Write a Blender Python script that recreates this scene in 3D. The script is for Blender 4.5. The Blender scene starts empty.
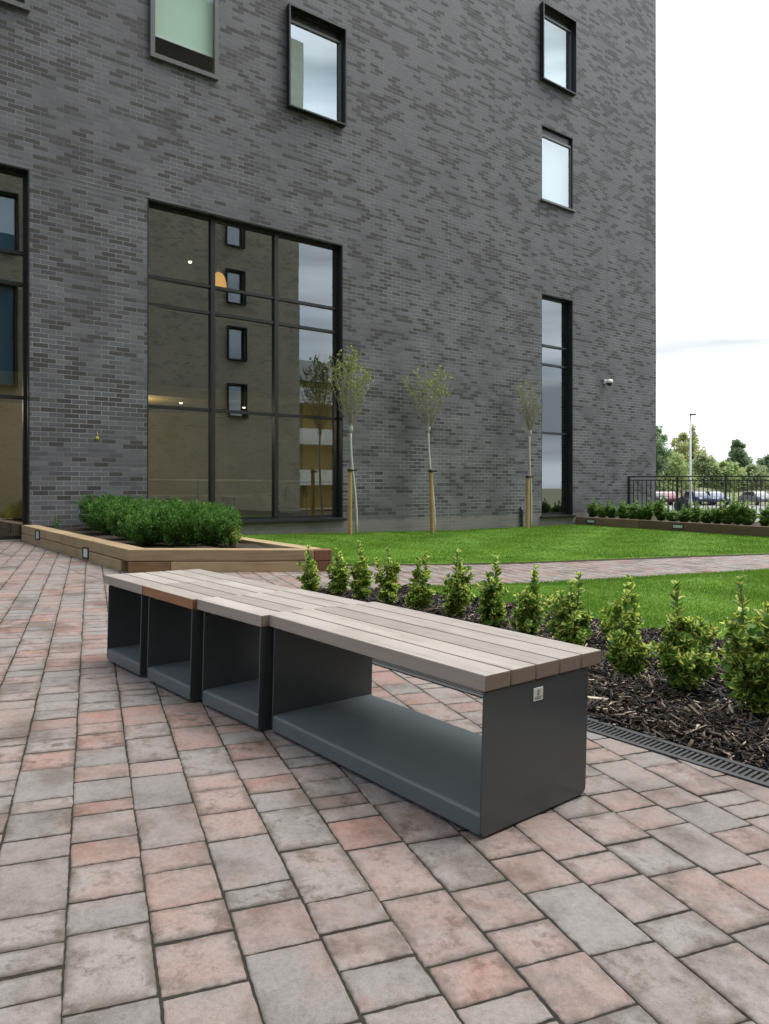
import bpy, bmesh, math, random
import numpy as np
from mathutils import Vector, Matrix
R = math.radians
rng = np.random.default_rng(11)
random.seed(5)
sc = bpy.context.scene
COL = sc.collection

# ------------------------------------------------------------------ view constants
F, HZ, CX, ZC = 725.0, 487.0, 384.5, 0.96

def g(X, Y=0.0):
    """height of the paved terrace: it falls gently to the right, towards the drain"""
    return 0.025 * (0.25 - min(X, 1.5))

def G(x, y, dz=0.0):
    Y = 5.0
    for _ in range(60):
        X = (x - CX) / F * Y
        Y = (ZC - g(X) - dz) * F / (y - HZ)
    return (x - CX) / F * Y, Y

# ------------------------------------------------------------------ object helpers
def tag(o, label=None, cat=None, group=None, kind=None):
    if label: o['label'] = label
    if cat: o['category'] = cat
    if group: o['group'] = group
    if kind: o['kind'] = kind
    return o

def empty(name, loc=(0, 0, 0), rz=0.0, M=None):
    o = bpy.data.objects.new(name, None)
    o.empty_display_size = 0.1
    if M is not None: o.matrix_world = M
    else:
        o.location = loc; o.rotation_euler = (0, 0, rz)
    COL.objects.link(o)
    return o

def mesh(name, V, Fc, mat=None, parent=None, smooth=False, fattr=None, vattr=None):
    me = bpy.data.meshes.new(name)
    me.from_pydata([tuple(v) for v in V], [], [tuple(f) for f in Fc])
    return _finish(name, me, mat, parent, smooth, fattr, vattr)

def _finish(name, me, mat, parent, smooth, fattr=None, vattr=None):
    if mat: me.materials.append(mat)
    if smooth: me.polygons.foreach_set('use_smooth', [True] * len(me.polygons))
    for nm, arr in (fattr or {}).items():
        a = me.attributes.new(nm, 'FLOAT', 'FACE'); a.data.foreach_set('value', np.asarray(arr, dtype=np.float32))
    for nm, arr in (vattr or {}).items():
        a = me.attributes.new(nm, 'FLOAT', 'POINT'); a.data.foreach_set('value', np.asarray(arr, dtype=np.float32))
    me.update()
    o = bpy.data.objects.new(name, me)
    if parent: o.parent = parent
    COL.objects.link(o)
    return o

def npmesh(name, V, Q, mat=None, parent=None, smooth=False, fattr=None, vattr=None):
    """V (n,3); Q (m,k) all faces with the same number of corners"""
    V = np.asarray(V, dtype=np.float32); Q = np.asarray(Q, dtype=np.int32)
    me = bpy.data.meshes.new(name)
    me.vertices.add(len(V)); me.vertices.foreach_set('co', V.ravel())
    m, k = Q.shape
    me.loops.add(m * k); me.loops.foreach_set('vertex_index', Q.ravel())
    me.polygons.add(m)
    me.polygons.foreach_set('loop_start', np.arange(0, m * k, k, dtype=np.int32))
    me.update(calc_edges=True)
    return _finish(name, me, mat, parent, smooth, fattr, vattr)

class MB:
    """collects boxes, prisms and tubes, built as ONE mesh"""
    def __init__(s): s.V = []; s.F = []
    def add(s, V, Fc):
        b = len(s.V); s.V += [tuple(v) for v in V]; s.F += [tuple(i + b for i in f) for f in Fc]; return s
    def box(s, x0, x1, y0, y1, z0, z1, M=None):
        V = [Vector((x, y, z)) for z in (z0, z1) for y in (y0, y1) for x in (x0, x1)]
        if M is not None: V = [M @ v for v in V]
        return s.add(V, [(0, 2, 3, 1), (4, 5, 7, 6), (0, 1, 5, 4), (2, 6, 7, 3), (0, 4, 6, 2), (1, 3, 7, 5)])
    def prism(s, poly, z0, z1, axis='z', M=None):
        n = len(poly)
        def P(a, b, c): return Vector((a, b, c)) if axis == 'z' else (Vector((a, c, b)) if axis == 'y' else Vector((c, a, b)))
        V = [P(a, b, z0) for a, b in poly] + [P(a, b, z1) for a, b in poly]
        if M is not None: V = [M @ v for v in V]
        return s.add(V, [tuple(range(n))[::-1], tuple(range(n, 2 * n))] + [(i, (i + 1) % n, n + (i + 1) % n, n + i) for i in range(n)])
    def tube(s, path, rad, n=6, cap=True):
        path = [Vector(p) for p in path]
        if not hasattr(rad, '__len__'): rad = [rad] * len(path)
        b = len(s.V)
        for i, p in enumerate(path):
            d = (path[min(i + 1, len(path) - 1)] - path[max(i - 1, 0)]).normalized()
            a = d.orthogonal().normalized() if abs(d.z) < .95 else Vector((1, 0, 0)); c = d.cross(a).normalized(); a = c.cross(d)
            for k in range(n):
                t = 2 * math.pi * k / n
                s.V.append(tuple(p + (a * math.cos(t) + c * math.sin(t)) * rad[i]))
        for i in range(len(path) - 1):
            for k in range(n):
                s.F.append((b + i * n + k, b + i * n + (k + 1) % n, b + (i + 1) * n + (k + 1) % n, b + (i + 1) * n + k))
        if cap:
            s.F.append(tuple(b + k for k in range(n))[::-1]); e = b + (len(path) - 1) * n
            s.F.append(tuple(e + k for k in range(n)))
        return s
    def lathe(s, prof, c=(0, 0, 0), n=16, M=None):
        b = len(s.V)
        for r, z in prof:
            for k in range(n):
                t = 2 * math.pi * k / n
                v = Vector((c[0] + r * math.cos(t), c[1] + r * math.sin(t), c[2] + z))
                s.V.append(tuple(M @ v if M is not None else v))
        for i in range(len(prof) - 1):
            for k in range(n):
                s.F.append((b + i * n + k, b + i * n + (k + 1) % n, b + (i + 1) * n + (k + 1) % n, b + (i + 1) * n + k))
        s.F.append(tuple(b + k for k in range(n))[::-1]); e = b + (len(prof) - 1) * n
        s.F.append(tuple(e + k for k in range(n)))
        return s
    def build(s, name, mat=None, parent=None, smooth=False, bevel=0.0, seg=2):
        o = mesh(name, s.V, s.F, mat, parent, smooth)
        me = o.data
        bm = bmesh.new(); bm.from_mesh(me); bmesh.ops.recalc_face_normals(bm, faces=bm.faces)
        if bevel:
            es = [e for e in bm.edges if e.is_manifold and e.calc_face_angle(0) > 0.5]
            bmesh.ops.bevel(bm, geom=es, offset=bevel, segments=seg, affect='EDGES', profile=0.6)
        bm.to_mesh(me); bm.free()
        return o

def copy_tree(o, parent=None):
    c = o.copy(); COL.objects.link(c)
    if parent: c.parent = parent
    for ch in list(o.children): copy_tree(ch, c)
    return c

# ------------------------------------------------------------------ materials
def srgb(r, g_, b):
    return tuple(((c / 255) / 12.92 if c / 255 <= .04045 else ((c / 255 + .055) / 1.055) ** 2.4) for c in (r, g_, b)) + (1,)

class NT:
    def __init__(s, name):
        m = bpy.data.materials.new(name); m.use_nodes = True
        s.m = m; s.t = m.node_tree; s.n = s.t.nodes; s.l = s.t.links
        s.p = s.n['Principled BSDF']; s.out = s.n['Material Output']
    def node(s, typ, **kw):
        n = s.n.new(typ)
        for k, v in kw.items(): setattr(n, k, v)
        return n
    def link(s, a, b): s.l.new(a, b)
    def val(s, inp, v):
        if hasattr(v, 'is_linked') or hasattr(v, 'links'): s.l.new(v, inp)
        else: inp.default_value = v
    def math(s, op, a, b=0.0, c=None, clamp=False):
        n = s.node('ShaderNodeMath', operation=op); n.use_clamp = clamp
        s.val(n.inputs[0], a); s.val(n.inputs[1], b)
        if c is not None: s.val(n.inputs[2], c)
        return n.outputs[0]
    def mix(s, f, a, b, blend='MIX'):
        n = s.node('ShaderNodeMix', data_type='RGBA', blend_type=blend)
        s.val(n.inputs[0], f); s.val(n.inputs[6], a); s.val(n.inputs[7], b)
        return n.outputs[2]
    def ramp(s, f, stops):
        n = s.node('ShaderNodeValToRGB'); s.val(n.inputs[0], f)
        cr = n.color_ramp
        while len(cr.elements) < len(stops): cr.elements.new(0.5)
        for e, (p, c) in zip(cr.elements, stops):
            e.position = p; e.color = c if len(c) == 4 else tuple(c) + (1,)
        return n.outputs[0]
    def obj(s): return s.node('ShaderNodeTexCoord').outputs['Object']
    def pos(s): return s.node('ShaderNodeNewGeometry').outputs['Position']
    def mapping(s, v, scale=(1, 1, 1), loc=(0, 0, 0), rot=(0, 0, 0)):
        n = s.node('ShaderNodeMapping'); s.l.new(v, n.inputs[0])
        n.inputs['Scale'].default_value = scale; n.inputs['Rotation'].default_value = rot
        s.val(n.inputs['Location'], loc)
        return n.outputs[0]
    def noise(s, v, scale=5, detail=4, rough=.55, out=0):
        n = s.node('ShaderNodeTexNoise'); s.l.new(v, n.inputs['Vector'])
        n.inputs['Scale'].default_value = scale; n.inputs['Detail'].default_value = detail; n.inputs['Roughness'].default_value = rough
        return n.outputs[out]
    def attr(s, name):
        return s.node('ShaderNodeAttribute', attribute_name=name).outputs['Fac']
    def white(s, v, dim='3D'):
        n = s.node('ShaderNodeTexWhiteNoise', noise_dimensions=dim)
        s.l.new(v, n.inputs['W' if dim == '1D' else 'Vector'])
        return n.outputs[0]
    def bump(s, h, strength=.3, dist=.01):
        n = s.node('ShaderNodeBump'); s.l.new(h, n.inputs['Height'])
        n.inputs['Strength'].default_value = strength; n.inputs['Distance'].default_value = dist
        s.l.new(n.outputs[0], s.p.inputs['Normal'])
    def base(s, c): s.val(s.p.inputs['Base Color'], c)
    def rough(s, r): s.val(s.p.inputs['Roughness'], r)
    def spec(s, v): s.p.inputs['Specular IOR Level'].default_value = v

def plain(name, col, rough=.5, metal=0.0, vary=.15, scale=30, spec=.5):
    t = NT(name); o = t.obj()
    n = t.noise(o, scale, 4)
    c = tuple(col[:3]) + (1,)
    lo = tuple(x * (1 - vary) for x in col[:3]) + (1,); hi = tuple(min(1, x * (1 + vary)) for x in col[:3]) + (1,)
    t.base(t.mix(n, lo, hi)); t.rough(t.math('ADD', t.math('MULTIPLY', n, .12), rough - .06))
    t.p.inputs['Metallic'].default_value = metal; t.spec(spec)
    return t.m

def mat_paver():
    t = NT('tumbled concrete pavers'); P = t.pos(); r = t.attr('rnd'); r2 = t.attr('rnd2')
    base = t.ramp(r, [(0, (.215, .192, .178)), (.22, (.25, .222, .204)), (.40, (.275, .222, .198)), (.58, (.285, .207, .178)), (.74, (.30, .205, .17)), (.88, (.30, .155, .118)), (1, (.225, .20, .184))])
    comb = t.node('ShaderNodeCombineXYZ'); t.link(t.math('MULTIPLY', r2, 37.0), comb.inputs[0]); t.link(t.math('MULTIPLY', r, 91.0), comb.inputs[1])
    va = t.node('ShaderNodeVectorMath', operation='ADD'); t.link(P, va.inputs[0]); t.link(comb.outputs[0], va.inputs[1])
    pv = va.outputs[0]
    n1 = t.noise(pv, 9, 5, .6)
    grey = t.mix(r2, (.22, .20, .186, 1), (.295, .265, .243, 1))
    f = t.math('MULTIPLY', t.ramp(n1, [(.38, (0, 0, 0)), (.66, (1, 1, 1))]), .64)
    c = t.mix(f, base, grey)
    rd = t.math('MULTIPLY', t.ramp(t.noise(pv, 5, 3, .5), [(.54, (0, 0, 0)), (.70, (1, 1, 1))]), .38)
    c = t.mix(rd, c, (.30, .155, .115, 1))
    n2 = t.noise(P, 3.1, 5, .62)                       # damp and dirty patches
    st = t.ramp(n2, [(.50, (1, 1, 1)), (.64, (.62, .58, .54))])
    n5 = t.noise(pv, 16, 7, .72)
    st2 = t.ramp(n5, [(.51, (1, 1, 1)), (.63, (.42, .36, .31))])
    c = t.mix(1.0, c, st, 'MULTIPLY'); c = t.mix(t.math('MULTIPLY', r2, .9), c, t.mix(1.0, c, st2, 'MULTIPLY'))
    n3 = t.noise(P, 420, 3, .6)                         # sand grain
    fine = t.noise(P, 75, 6, .7)
    c = t.mix(1.0, c, t.ramp(fine, [(.3, (.80, .79, .78)), (.5, (1, 1, 1)), (.7, (1.12, 1.12, 1.12))]), 'MULTIPLY')
    c = t.mix(1.0, c, t.ramp(n3, [(.3, (.74, .74, .74)), (.5, (1, 1, 1)), (.72, (1.2, 1.2, 1.2))]), 'MULTIPLY')
    hs = t.node('ShaderNodeHueSaturation'); hs.inputs['Saturation'].default_value = .86; hs.inputs['Value'].default_value = .82; hs.inputs['Hue'].default_value = .501; t.link(c, hs.inputs['Color']); c = hs.outputs[0]
    e = t.attr('edge')
    ne = t.noise(pv, 22, 5, .65)
    ef = t.math('MULTIPLY', t.math('ADD', e, 0.0), t.ramp(t.math('ADD', ne, t.math('MULTIPLY', t.math('SUBTRACT', r2, .5), .25)), [(.42, (.25, .25, .25)), (.62, (2.2, 2.2, 2.2))]))
    c = t.mix(t.math('MINIMUM', ef, .8), c, (.085, .068, .054, 1))
    t.base(c); t.rough(t.math('ADD', t.math('MULTIPLY', n2, .25), .62)); t.spec(.3)
    h = t.math('ADD', t.math('MULTIPLY', n3, .30), t.math('ADD', t.math('MULTIPLY', t.noise(P, 60, 4, .6), .4), t.math('MULTIPLY', n1, .5)))
    t.bump(h, .35, .006)
    return t.m

def mat_joint():
    t = NT('joint sand and moss'); P = t.pos()
    n = t.noise(P, 5, 5); n2 = t.noise(P, 120, 3)
    c = t.mix(t.ramp(n, [(.45, (0, 0, 0)), (.65, (1, 1, 1))]), (.022, .020, .017, 1), (.026, .030, .015, 1))
    t.base(t.mix(n2, c, (.04, .036, .030, 1))); t.rough(.95); t.bump(n2, .6, .01); t.spec(.1)
    return t.m

def mat_brick(name, base_a, base_b, dark, mort, plinth=True, amount=.5):
    t = NT(name); o = t.obj()
    s = t.node('ShaderNodeSeparateXYZ'); t.link(o, s.inputs[0])
    u = t.math('ADD', s.outputs[0], s.outputs[1]); z = s.outputs[2]
    zr = t.math('DIVIDE', z, .075); row = t.math('FLOOR', zr); fz = t.math('FRACT', zr)
    off = t.math('MULTIPLY', t.math('MODULO', t.math('ADD', row, 4000.0), 2.0), .5)
    ur = t.math('ADD', t.math('DIVIDE', u, .225), off); colm = t.math('FLOOR', ur); fu = t.math('FRACT', ur)
    comb = t.node('ShaderNodeCombineXYZ'); t.link(colm, comb.inputs[0]); t.link(row, comb.inputs[1])
    w = t.white(comb.outputs[0])
    comb2 = t.node('ShaderNodeCombineXYZ')
    t.link(t.math('MULTIPLY', t.math('ADD', colm, t.math('MULTIPLY', row, .42)), .30), comb2.inputs[0]); t.link(t.math('MULTIPLY', t.math('SUBTRACT', row, t.math('MULTIPLY', colm, .5)), .20), comb2.inputs[1])
    cl = t.noise(comb2.outputs[0], 1.0, 2, .55)         # clumps of darker bricks
    comb3 = t.node('ShaderNodeCombineXYZ'); t.link(t.math('MULTIPLY', colm, .08), comb3.inputs[0]); t.link(t.math('MULTIPLY', row, .026), comb3.inputs[1])
    big = t.noise(comb3.outputs[0], 1.0, 2, .5)
    zq = t.math('MULTIPLY', row, .075)
    sel = t.math('ADD', t.math('MULTIPLY', t.math('SUBTRACT', cl, .5), 2.2), t.math('SUBTRACT', w, .5))
    hi = t.ramp(z, [(0, (0, 0, 0)), (1, (1, 1, 1))])
    zf = t.math('MULTIPLY', t.math('SUBTRACT', zq, 2.0), .12, clamp=True)
    thr = t.math('ADD', t.math('SUBTRACT', amount, t.math('MULTIPLY', zf, .20)), t.math('MULTIPLY', t.math('SUBTRACT', big, .5), -.5))
    isd = t.math('MULTIPLY', t.math('GREATER_THAN', sel, thr), t.math('ADD', .55, t.math('MULTIPLY', w, .45)))
    c = t.mix(w, base_a, base_b); c = t.mix(isd, c, dark)
    c = t.mix(t.math('MULTIPLY', t.noise(o, 40, 4), .25), c, (.05, .05, .052, 1))
    c = t.mix(1.0, c, t.ramp(t.noise(o, .8, 5, .6), [(.3, (.84, .84, .84)), (.7, (1.14, 1.14, 1.14))]), 'MULTIPLY')
    ju = t.math('LESS_THAN', fu, 10 / 225); jz = t.math('LESS_THAN', fz, 10 / 75)
    j = t.math('MAXIMUM', ju, jz)
    mn = t.noise(o, 1.1, 3)
    pale = t.math('MULTIPLY', t.ramp(mn, [(.40, (.15, .15, .15)), (.62, (1, 1, 1))]), t.math('SUBTRACT', 1.0, t.math('MULTIPLY', zf, .72)))
    mcol = t.mix(pale, (.075, .075, .077, 1), mort)
    c = t.mix(j, c, mcol)
    if plinth:
        pl = t.math('LESS_THAN', z, .285)
        c = t.mix(t.math('MULTIPLY', pl, .65), c, (.20, .185, .165, 1))
    t.base(c); t.rough(t.math('ADD', .55, t.math('MULTIPLY', w, .2)))
    hgt = t.math('ADD', t.math('SUBTRACT', 1.0, j), t.math('ADD', t.math('MULTIPLY', w, .35), t.math('MULTIPLY', t.noise(o, 150, 3), .25)))
    t.bump(hgt, .5, .008)
    return t.m

def mat_wood(name, a, b, dark, along='y', rough=.6, gscale=1.0):
    t = NT(name); o = t.obj()
    info = t.node('ShaderNodeObjectInfo').outputs['Random']
    comb = t.node('ShaderNodeCombineXYZ'); t.link(t.math('MULTIPLY', info, 31.0), comb.inputs[0]); t.link(t.math('MULTIPLY', info, 17.0), comb.inputs[2])
    va = t.node('ShaderNodeVectorMath', operation='ADD'); t.link(o, va.inputs[0]); t.link(comb.outputs[0], va.inputs[1])
    sx = {'x': (.05, 1, 1), 'y': (1, .05, 1), 'z': (1, 1, .05)}[along]
    gv = t.mapping(va.outputs[0], sx)
    n = t.noise(gv, 55 * gscale, 5, .65); n2 = t.noise(gv, 9 * gscale, 3, .5); n3 = t.noise(va.outputs[0], 4, 4)
    c = t.mix(n2, a, b)
    c = t.mix(t.ramp(n, [(.50, (0, 0, 0)), (.75, (.75, .75, .75))]), c, dark)
    c = t.mix(t.math('MULTIPLY', t.ramp(n3, [(.5, (0, 0, 0)), (.8, (1, 1, 1))]), .45), c, dark)
    c = t.mix(1.0, c, t.ramp(info, [(0, (.78, .75, .72)), (1, (1.12, 1.10, 1.07))]), 'MULTIPLY')
    t.base(c); t.rough(rough); t.bump(t.math('ADD', n, n2), .25, .004); t.spec(.3)
    return t.m

def mat_leaf(name, dark, light, yellow=None, thr=.6, trans=.25, rough=.35, yprob=1.0):
    t = NT(name); t.spec(.3); r = t.attr('rnd')
    c = t.mix(r, dark, light)
    if yellow:
        e = t.attr('edge'); P = t.pos()
        k = t.math('ADD', e, t.math('MULTIPLY', t.math('SUBTRACT', t.noise(P, 90, 2), .5), .7))
        k = t.math('GREATER_THAN', k, thr)
        k = t.math('MULTIPLY', k, t.math('LESS_THAN', t.math('FRACT', t.math('MULTIPLY', r, 7.3)), yprob))
        c = t.mix(k, c, t.mix(r, yellow, tuple(x * 1.3 for x in yellow[:3]) + (1,)))
    t.base(c); t.rough(rough)
    tr = t.node('ShaderNodeBsdfTranslucent'); t.link(c, tr.inputs[0])
    mx = t.node('ShaderNodeMixShader'); mx.inputs[0].default_value = trans
    t.link(t.p.outputs[0], mx.inputs[1]); t.link(tr.outputs[0], mx.inputs[2]); t.link(mx.outputs[0], t.out.inputs[0])
    return t.m

def mat_glass(name, tint=(.80, .84, .80, 1), ior=1.9):
    t = NT(name); t.n.remove(t.p)
    tr = t.node('ShaderNodeBsdfTransparent'); tr.inputs[0].default_value = tint
    gl = t.node('ShaderNodeBsdfGlossy'); gl.inputs['Roughness'].default_value = 0.0; gl.inputs['Color'].default_value = (.86, .94, 1, 1)
    P = t.pos(); n = t.noise(P, .7, 1)
    b = t.node('ShaderNodeBump'); b.inputs['Strength'].default_value = .02; b.inputs['Distance'].default_value = .05; t.link(n, b.inputs['Height']); t.link(b.outputs[0], gl.inputs['Normal'])
    fr = t.node('ShaderNodeFresnel'); bf = t.node('ShaderNodeNewGeometry').outputs['Backfacing']; t.link(t.math('ADD', ior, t.math('MULTIPLY', bf, 1.0 / ior - ior)), fr.inputs['IOR'])   # a thin pane reflects alike from both sides
    mx = t.node('ShaderNodeMixShader'); t.link(fr.outputs[0], mx.inputs[0]); t.link(tr.outputs[0], mx.inputs[1]); t.link(gl.outputs[0], mx.inputs[2])
    t.link(mx.outputs[0], t.out.inputs[0])
    return t.m

def mat_emit(name, col, s):
    t = NT(name); t.base(col); t.p.inputs['Emission Color'].default_value = col; t.p.inputs['Emission Strength'].default_value = s
    return t.m

def mat_chips():
    t = NT('bark chips'); r = t.attr('rnd'); P = t.pos()
    c = t.ramp(r, [(0, (.010, .0085, .008)), (.55, (.022, .018, .016)), (.74, (.05, .036, .026)), (.86, (.11, .08, .055)), (.94, (.27, .20, .14)), (1, (.52, .45, .36))])
    n = t.noise(P, 90, 4)
    c = t.mix(1.0, c, t.ramp(n, [(.3, (.6, .6, .6)), (.7, (1.35, 1.35, 1.35))]), 'MULTIPLY')
    t.base(c); t.rough(.75); t.bump(n, .4, .004); t.spec(.25)
    return t.m

def mat_grass():
    t = NT('lawn grass'); r = t.attr('rnd'); P = t.pos()
    c = t.ramp(r, [(0, (.075, .165, .014)), (.6, (.125, .26, .022)), (.92, (.175, .315, .036)), (1, (.20, .20, .06))])
    n = t.noise(P, 1.3, 6, .65); n2 = t.noise(P, 6, 4)
    c = t.mix(1.0, c, t.ramp(n, [(.35, (.70, .78, .60)), (.5, (1, 1, 1)), (.65, (1.25, 1.12, 1.1))]), 'MULTIPLY')
    c = t.mix(t.math('MULTIPLY', t.ramp(n2, [(.55, (0, 0, 0)), (.8, (1, 1, 1))]), .4), c, (.10, .17, .03, 1))
    t.base(c); t.rough(.5); t.spec(.2)
    tr = t.node('ShaderNodeBsdfTranslucent'); t.link(c, tr.inputs[0])
    mx = t.node('ShaderNodeMixShader'); mx.inputs[0].default_value = .35
    t.link(t.p.outputs[0], mx.inputs[1]); t.link(tr.outputs[0], mx.inputs[2]); t.link(mx.outputs[0], t.out.inputs[0])
    return t.m

def mat_ground(name, a, b, scale=3, bump=.3, rough=.9):
    t = NT(name); P = t.pos(); n = t.noise(P, scale, 6, .6); n2 = t.noise(P, scale * 30, 3)
    t.base(t.mix(n2, t.mix(n, a, b), t.mix(n, b, a))); t.rough(rough); t.bump(n2, bump, .01); t.spec(.2)
    return t.m

M = {}
M['paver'] = mat_paver(); M['joint'] = mat_joint()
M['brick'] = mat_brick('slate grey brick', (.066, .070, .078, 1), (.136, .140, .149, 1), (.038, .035, .034, 1), (.27, .27, .265, 1), amount=.27)
M['brick_far'] = mat_brick('brown grey brick', (.42, .36, .25, 1), (.50, .43, .30, 1), (.31, .27, .20, 1), (.20, .19, .17, 1), plinth=False, amount=.5)
M['steel'] = plain('powder coated graphite steel', (.046, .053, .056), .31, 0, .10, 14, .55)
M['steel_sheen'] = plain('graphite steel with painted sheen', (.085, .100, .108), .34, 0, .16, 5, .5)  # bench steel again for the shelf, reflected sky sheen put into its colour
M['frame'] = plain('black window aluminium', (.012, .013, .015), .4, 0, .1, 10)
M['frame_grey'] = plain('grey window aluminium', (.10, .10, .105), .4, 0, .08, 10)
M['black'] = plain('black rubber', (.012, .012, .012), .7)
def mat_slat(name, sa, sb, sd):
    """bench timber: the top has weathered silver grey, the edges are still brown and the end grain is darker"""
    m = mat_wood(name, (.262, .235, .212, 1), (.365, .335, .31, 1), (.145, .123, .105, 1), 'y')
    nt = m.node_tree; p = nt.nodes['Principled BSDF']; top = p.inputs['Base Color'].links[0].from_socket
    t = NT.__new__(NT); t.m = m; t.t = nt; t.n = nt.nodes; t.l = nt.links; t.p = p
    tcn = t.node('ShaderNodeTexCoord'); s_ = t.node('ShaderNodeSeparateXYZ'); t.link(tcn.outputs['Normal'], s_.inputs[0])
    gv = t.mapping(tcn.outputs['Object'], (1, .05, 1)); n = t.noise(gv, 60, 5, .65)
    side = t.mix(n, sa, sb)
    c = t.mix(t.math('GREATER_THAN', s_.outputs[2], .75), side, top)
    endn = t.noise(tcn.outputs['Object'], 70, 4)
    c = t.mix(t.math('GREATER_THAN', t.math('ABSOLUTE', s_.outputs[1]), .75), c, t.mix(endn, sd, tuple(x * 1.5 for x in sd[:3]) + (1,)))
    t.base(c)
    return m
M['slat'] = mat_slat('weathered bench timber', (.20, .165, .14, 1), (.33, .285, .25, 1), (.15, .115, .09, 1))
M['slat_new'] = mat_slat('newer brown bench timber', (.19, .085, .038, 1), (.29, .14, .07, 1), (.13, .06, .03, 1))
M['plate'] = plain('pale aluminium plate', (.55, .55, .53), .35, 0, .06, 60)
M['ink'] = plain('dark print', (.10, .10, .10), .6)
M['sleeper'] = mat_wood('softwood sleeper', (.30, .225, .125, 1), (.39, .30, .18, 1), (.17, .115, .06, 1), 'x', .7, .6)
M['sleeper_red'] = mat_wood('red stained sleeper end', (.13, .062, .034, 1), (.21, .11, .06, 1), (.06, .03, .02, 1), 'z', .7, .6)
M['sleeper_brown'] = mat_wood('brown sleeper', (.19, .115, .055, 1), (.27, .17, .09, 1), (.10, .06, .03, 1), 'x', .7, .6)
M['sleeper_dark'] = mat_wood('deep brown sleeper', (.15, .10, .065, 1), (.22, .15, .10, 1), (.08, .052, .034, 1), 'x', .7, .6)  # darker brown than the pale planter sleepers
M['stake'] = mat_wood('pine stake', (.36, .22, .10, 1), (.44, .28, .14, 1), (.22, .12, .05, 1), 'z', .7)
M['lens'] = plain('frosted lamp lens', (.55, .58, .56), .3, 0, .05, 20)
M['soil'] = mat_ground('planter soil', (.030, .022, .016, 1), (.065, .048, .034, 1), 12, .8)
M['mulch'] = mat_ground('mulch bed soil', (.012, .009, .007, 1), (.035, .026, .019, 1), 14, .9)
M['chips'] = mat_chips(); M['grass'] = mat_grass()
M['turf'] = mat_ground('turf under the blades', (.075, .16, .014, 1), (.105, .205, .02, 1), 8, .6)
M['euo'] = mat_leaf('variegated leaf', (.055, .14, .025, 1), (.19, .32, .05, 1), (.60, .62, .14, 1), .68, .40, .5, .68)
M['euo_far'] = mat_leaf('green shrub leaf', (.085, .18, .042, 1), (.19, .33, .07, 1), (.40, .44, .12, 1), .8, .4, .5, .5)
M['box'] = mat_leaf('box hedge leaf', (.045, .125, .022, 1), (.145, .30, .055, 1), None, .6, .4, .5)
M['birch'] = mat_leaf('young tree leaf', (.15, .22, .04, 1), (.36, .40, .10, 1), None, .6, .35, .5)
M['twig'] = plain('grey twig bark', (.30, .265, .22), .8, 0, .3, 60)
M['trunk_pale'] = plain('pale young bark', (.42, .40, .36), .75, 0, .25, 40)
M['stem'] = plain('green brown stem', (.075, .065, .03), .7, 0, .3, 60)
M['bark'] = plain('dark tree bark', (.07, .055, .04), .85, 0, .3, 10)
for k, a, b in (('tree_yellow', (.28, .31, .11), (.46, .47, .20)), ('tree_green', (.16, .24, .12), (.30, .39, .21)), ('tree_olive', (.24, .30, .14), (.42, .46, .24)), ('tree_light', (.27, .36, .13), (.45, .52, .24))):
    M[k] = mat_leaf(k + ' leaf', a + (1,), b + (1,), None, .6, .5, .6)
M['asphalt'] = mat_ground('pale dry asphalt', (.16, .16, .158, 1), (.21, .21, .205, 1), 1.2, .2)
M['field'] = mat_ground('rough grass', (.11, .12, .06, 1), (.22, .21, .12, 1), .4, .4)
M['conc'] = mat_ground('concrete', (.25, .245, .235, 1), (.33, .32, .31, 1), 2, .2)
M['glass'] = mat_glass('window glass', (.64, .68, .65, 1), 3.0)
M['glass_mid'] = mat_glass('clear upper window glass', (.86, .92, .89, 1), 1.6)
M['glass_up'] = mat_glass('upper window glass', (.70, .80, .76, 1), 3.9)
M['ochre'] = plain('ochre plaster', (.34, .27, .105), .8, 0, .08, 3)
M['greyplaster'] = plain('grey plaster', (.13, .135, .125), .8, 0, .08, 3)
M['floor_in'] = plain('timber floor', (.20, .15, .09), .5, 0, .1, 3)
M['ceil'] = plain('dark ceiling', (.10, .10, .09), .8, 0, .05, 3)
M['blind'] = plain('pale green roller blind', (.58, .72, .62), .8, 0, .04, 3)
M['blind_white'] = plain('white roller blind', (.62, .66, .66), .8, 0, .03, 3)
M['mirrored_sky_blue'] = plain('painted sky reflection blue', (.30, .52, .72), .8, 0, .03, 3)  # colour of the added panels that stand in for mirrored blue sky
M['bright'] = plain('pale trim', (.7, .72, .70), .5, 0, .03, 10)
M['lamp_on'] = mat_emit('lit downlight', (1, .85, .6, 1), 2)
M['amber'] = mat_emit('lit amber shade', (1, .52, .14, 1), .45)
M['cam_white'] = plain('white plastic', (.75, .75, .74), .35, 0, .04, 20)
M['fence'] = plain('dark painted steel', (.022, .024, .027), .45)
M['galv'] = plain('galvanised steel', (.38, .40, .40), .45, .3, .08, 10)
M['coat'] = plain('dark navy cloth', (.014, .016, .022), .85, 0, .2, 40)
M['skin'] = plain('skin', (.45, .28, .20), .55, 0, .06, 40)
M['hair'] = plain('dark hair', (.02, .015, .012), .6, 0, .2, 60)
M['white_rail'] = plain('painted white metal', (.5, .5, .47), .4)
M['oak'] = plain('pale oak', (.36, .27, .12), .5, 0, .1, 12)
M['yellow'] = plain('yellow plastic', (.55, .42, .03), .4)
M['carglass'] = plain('dark car glass', (.015, .018, .02), .1)
M['tyre'] = plain('tyre rubber', (.015, .015, .015), .8)
M['rim'] = plain('alloy rim', (.4, .4, .4), .35, .6)
M['headlamp'] = plain('headlamp lens', (.7, .72, .72), .15)
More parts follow.
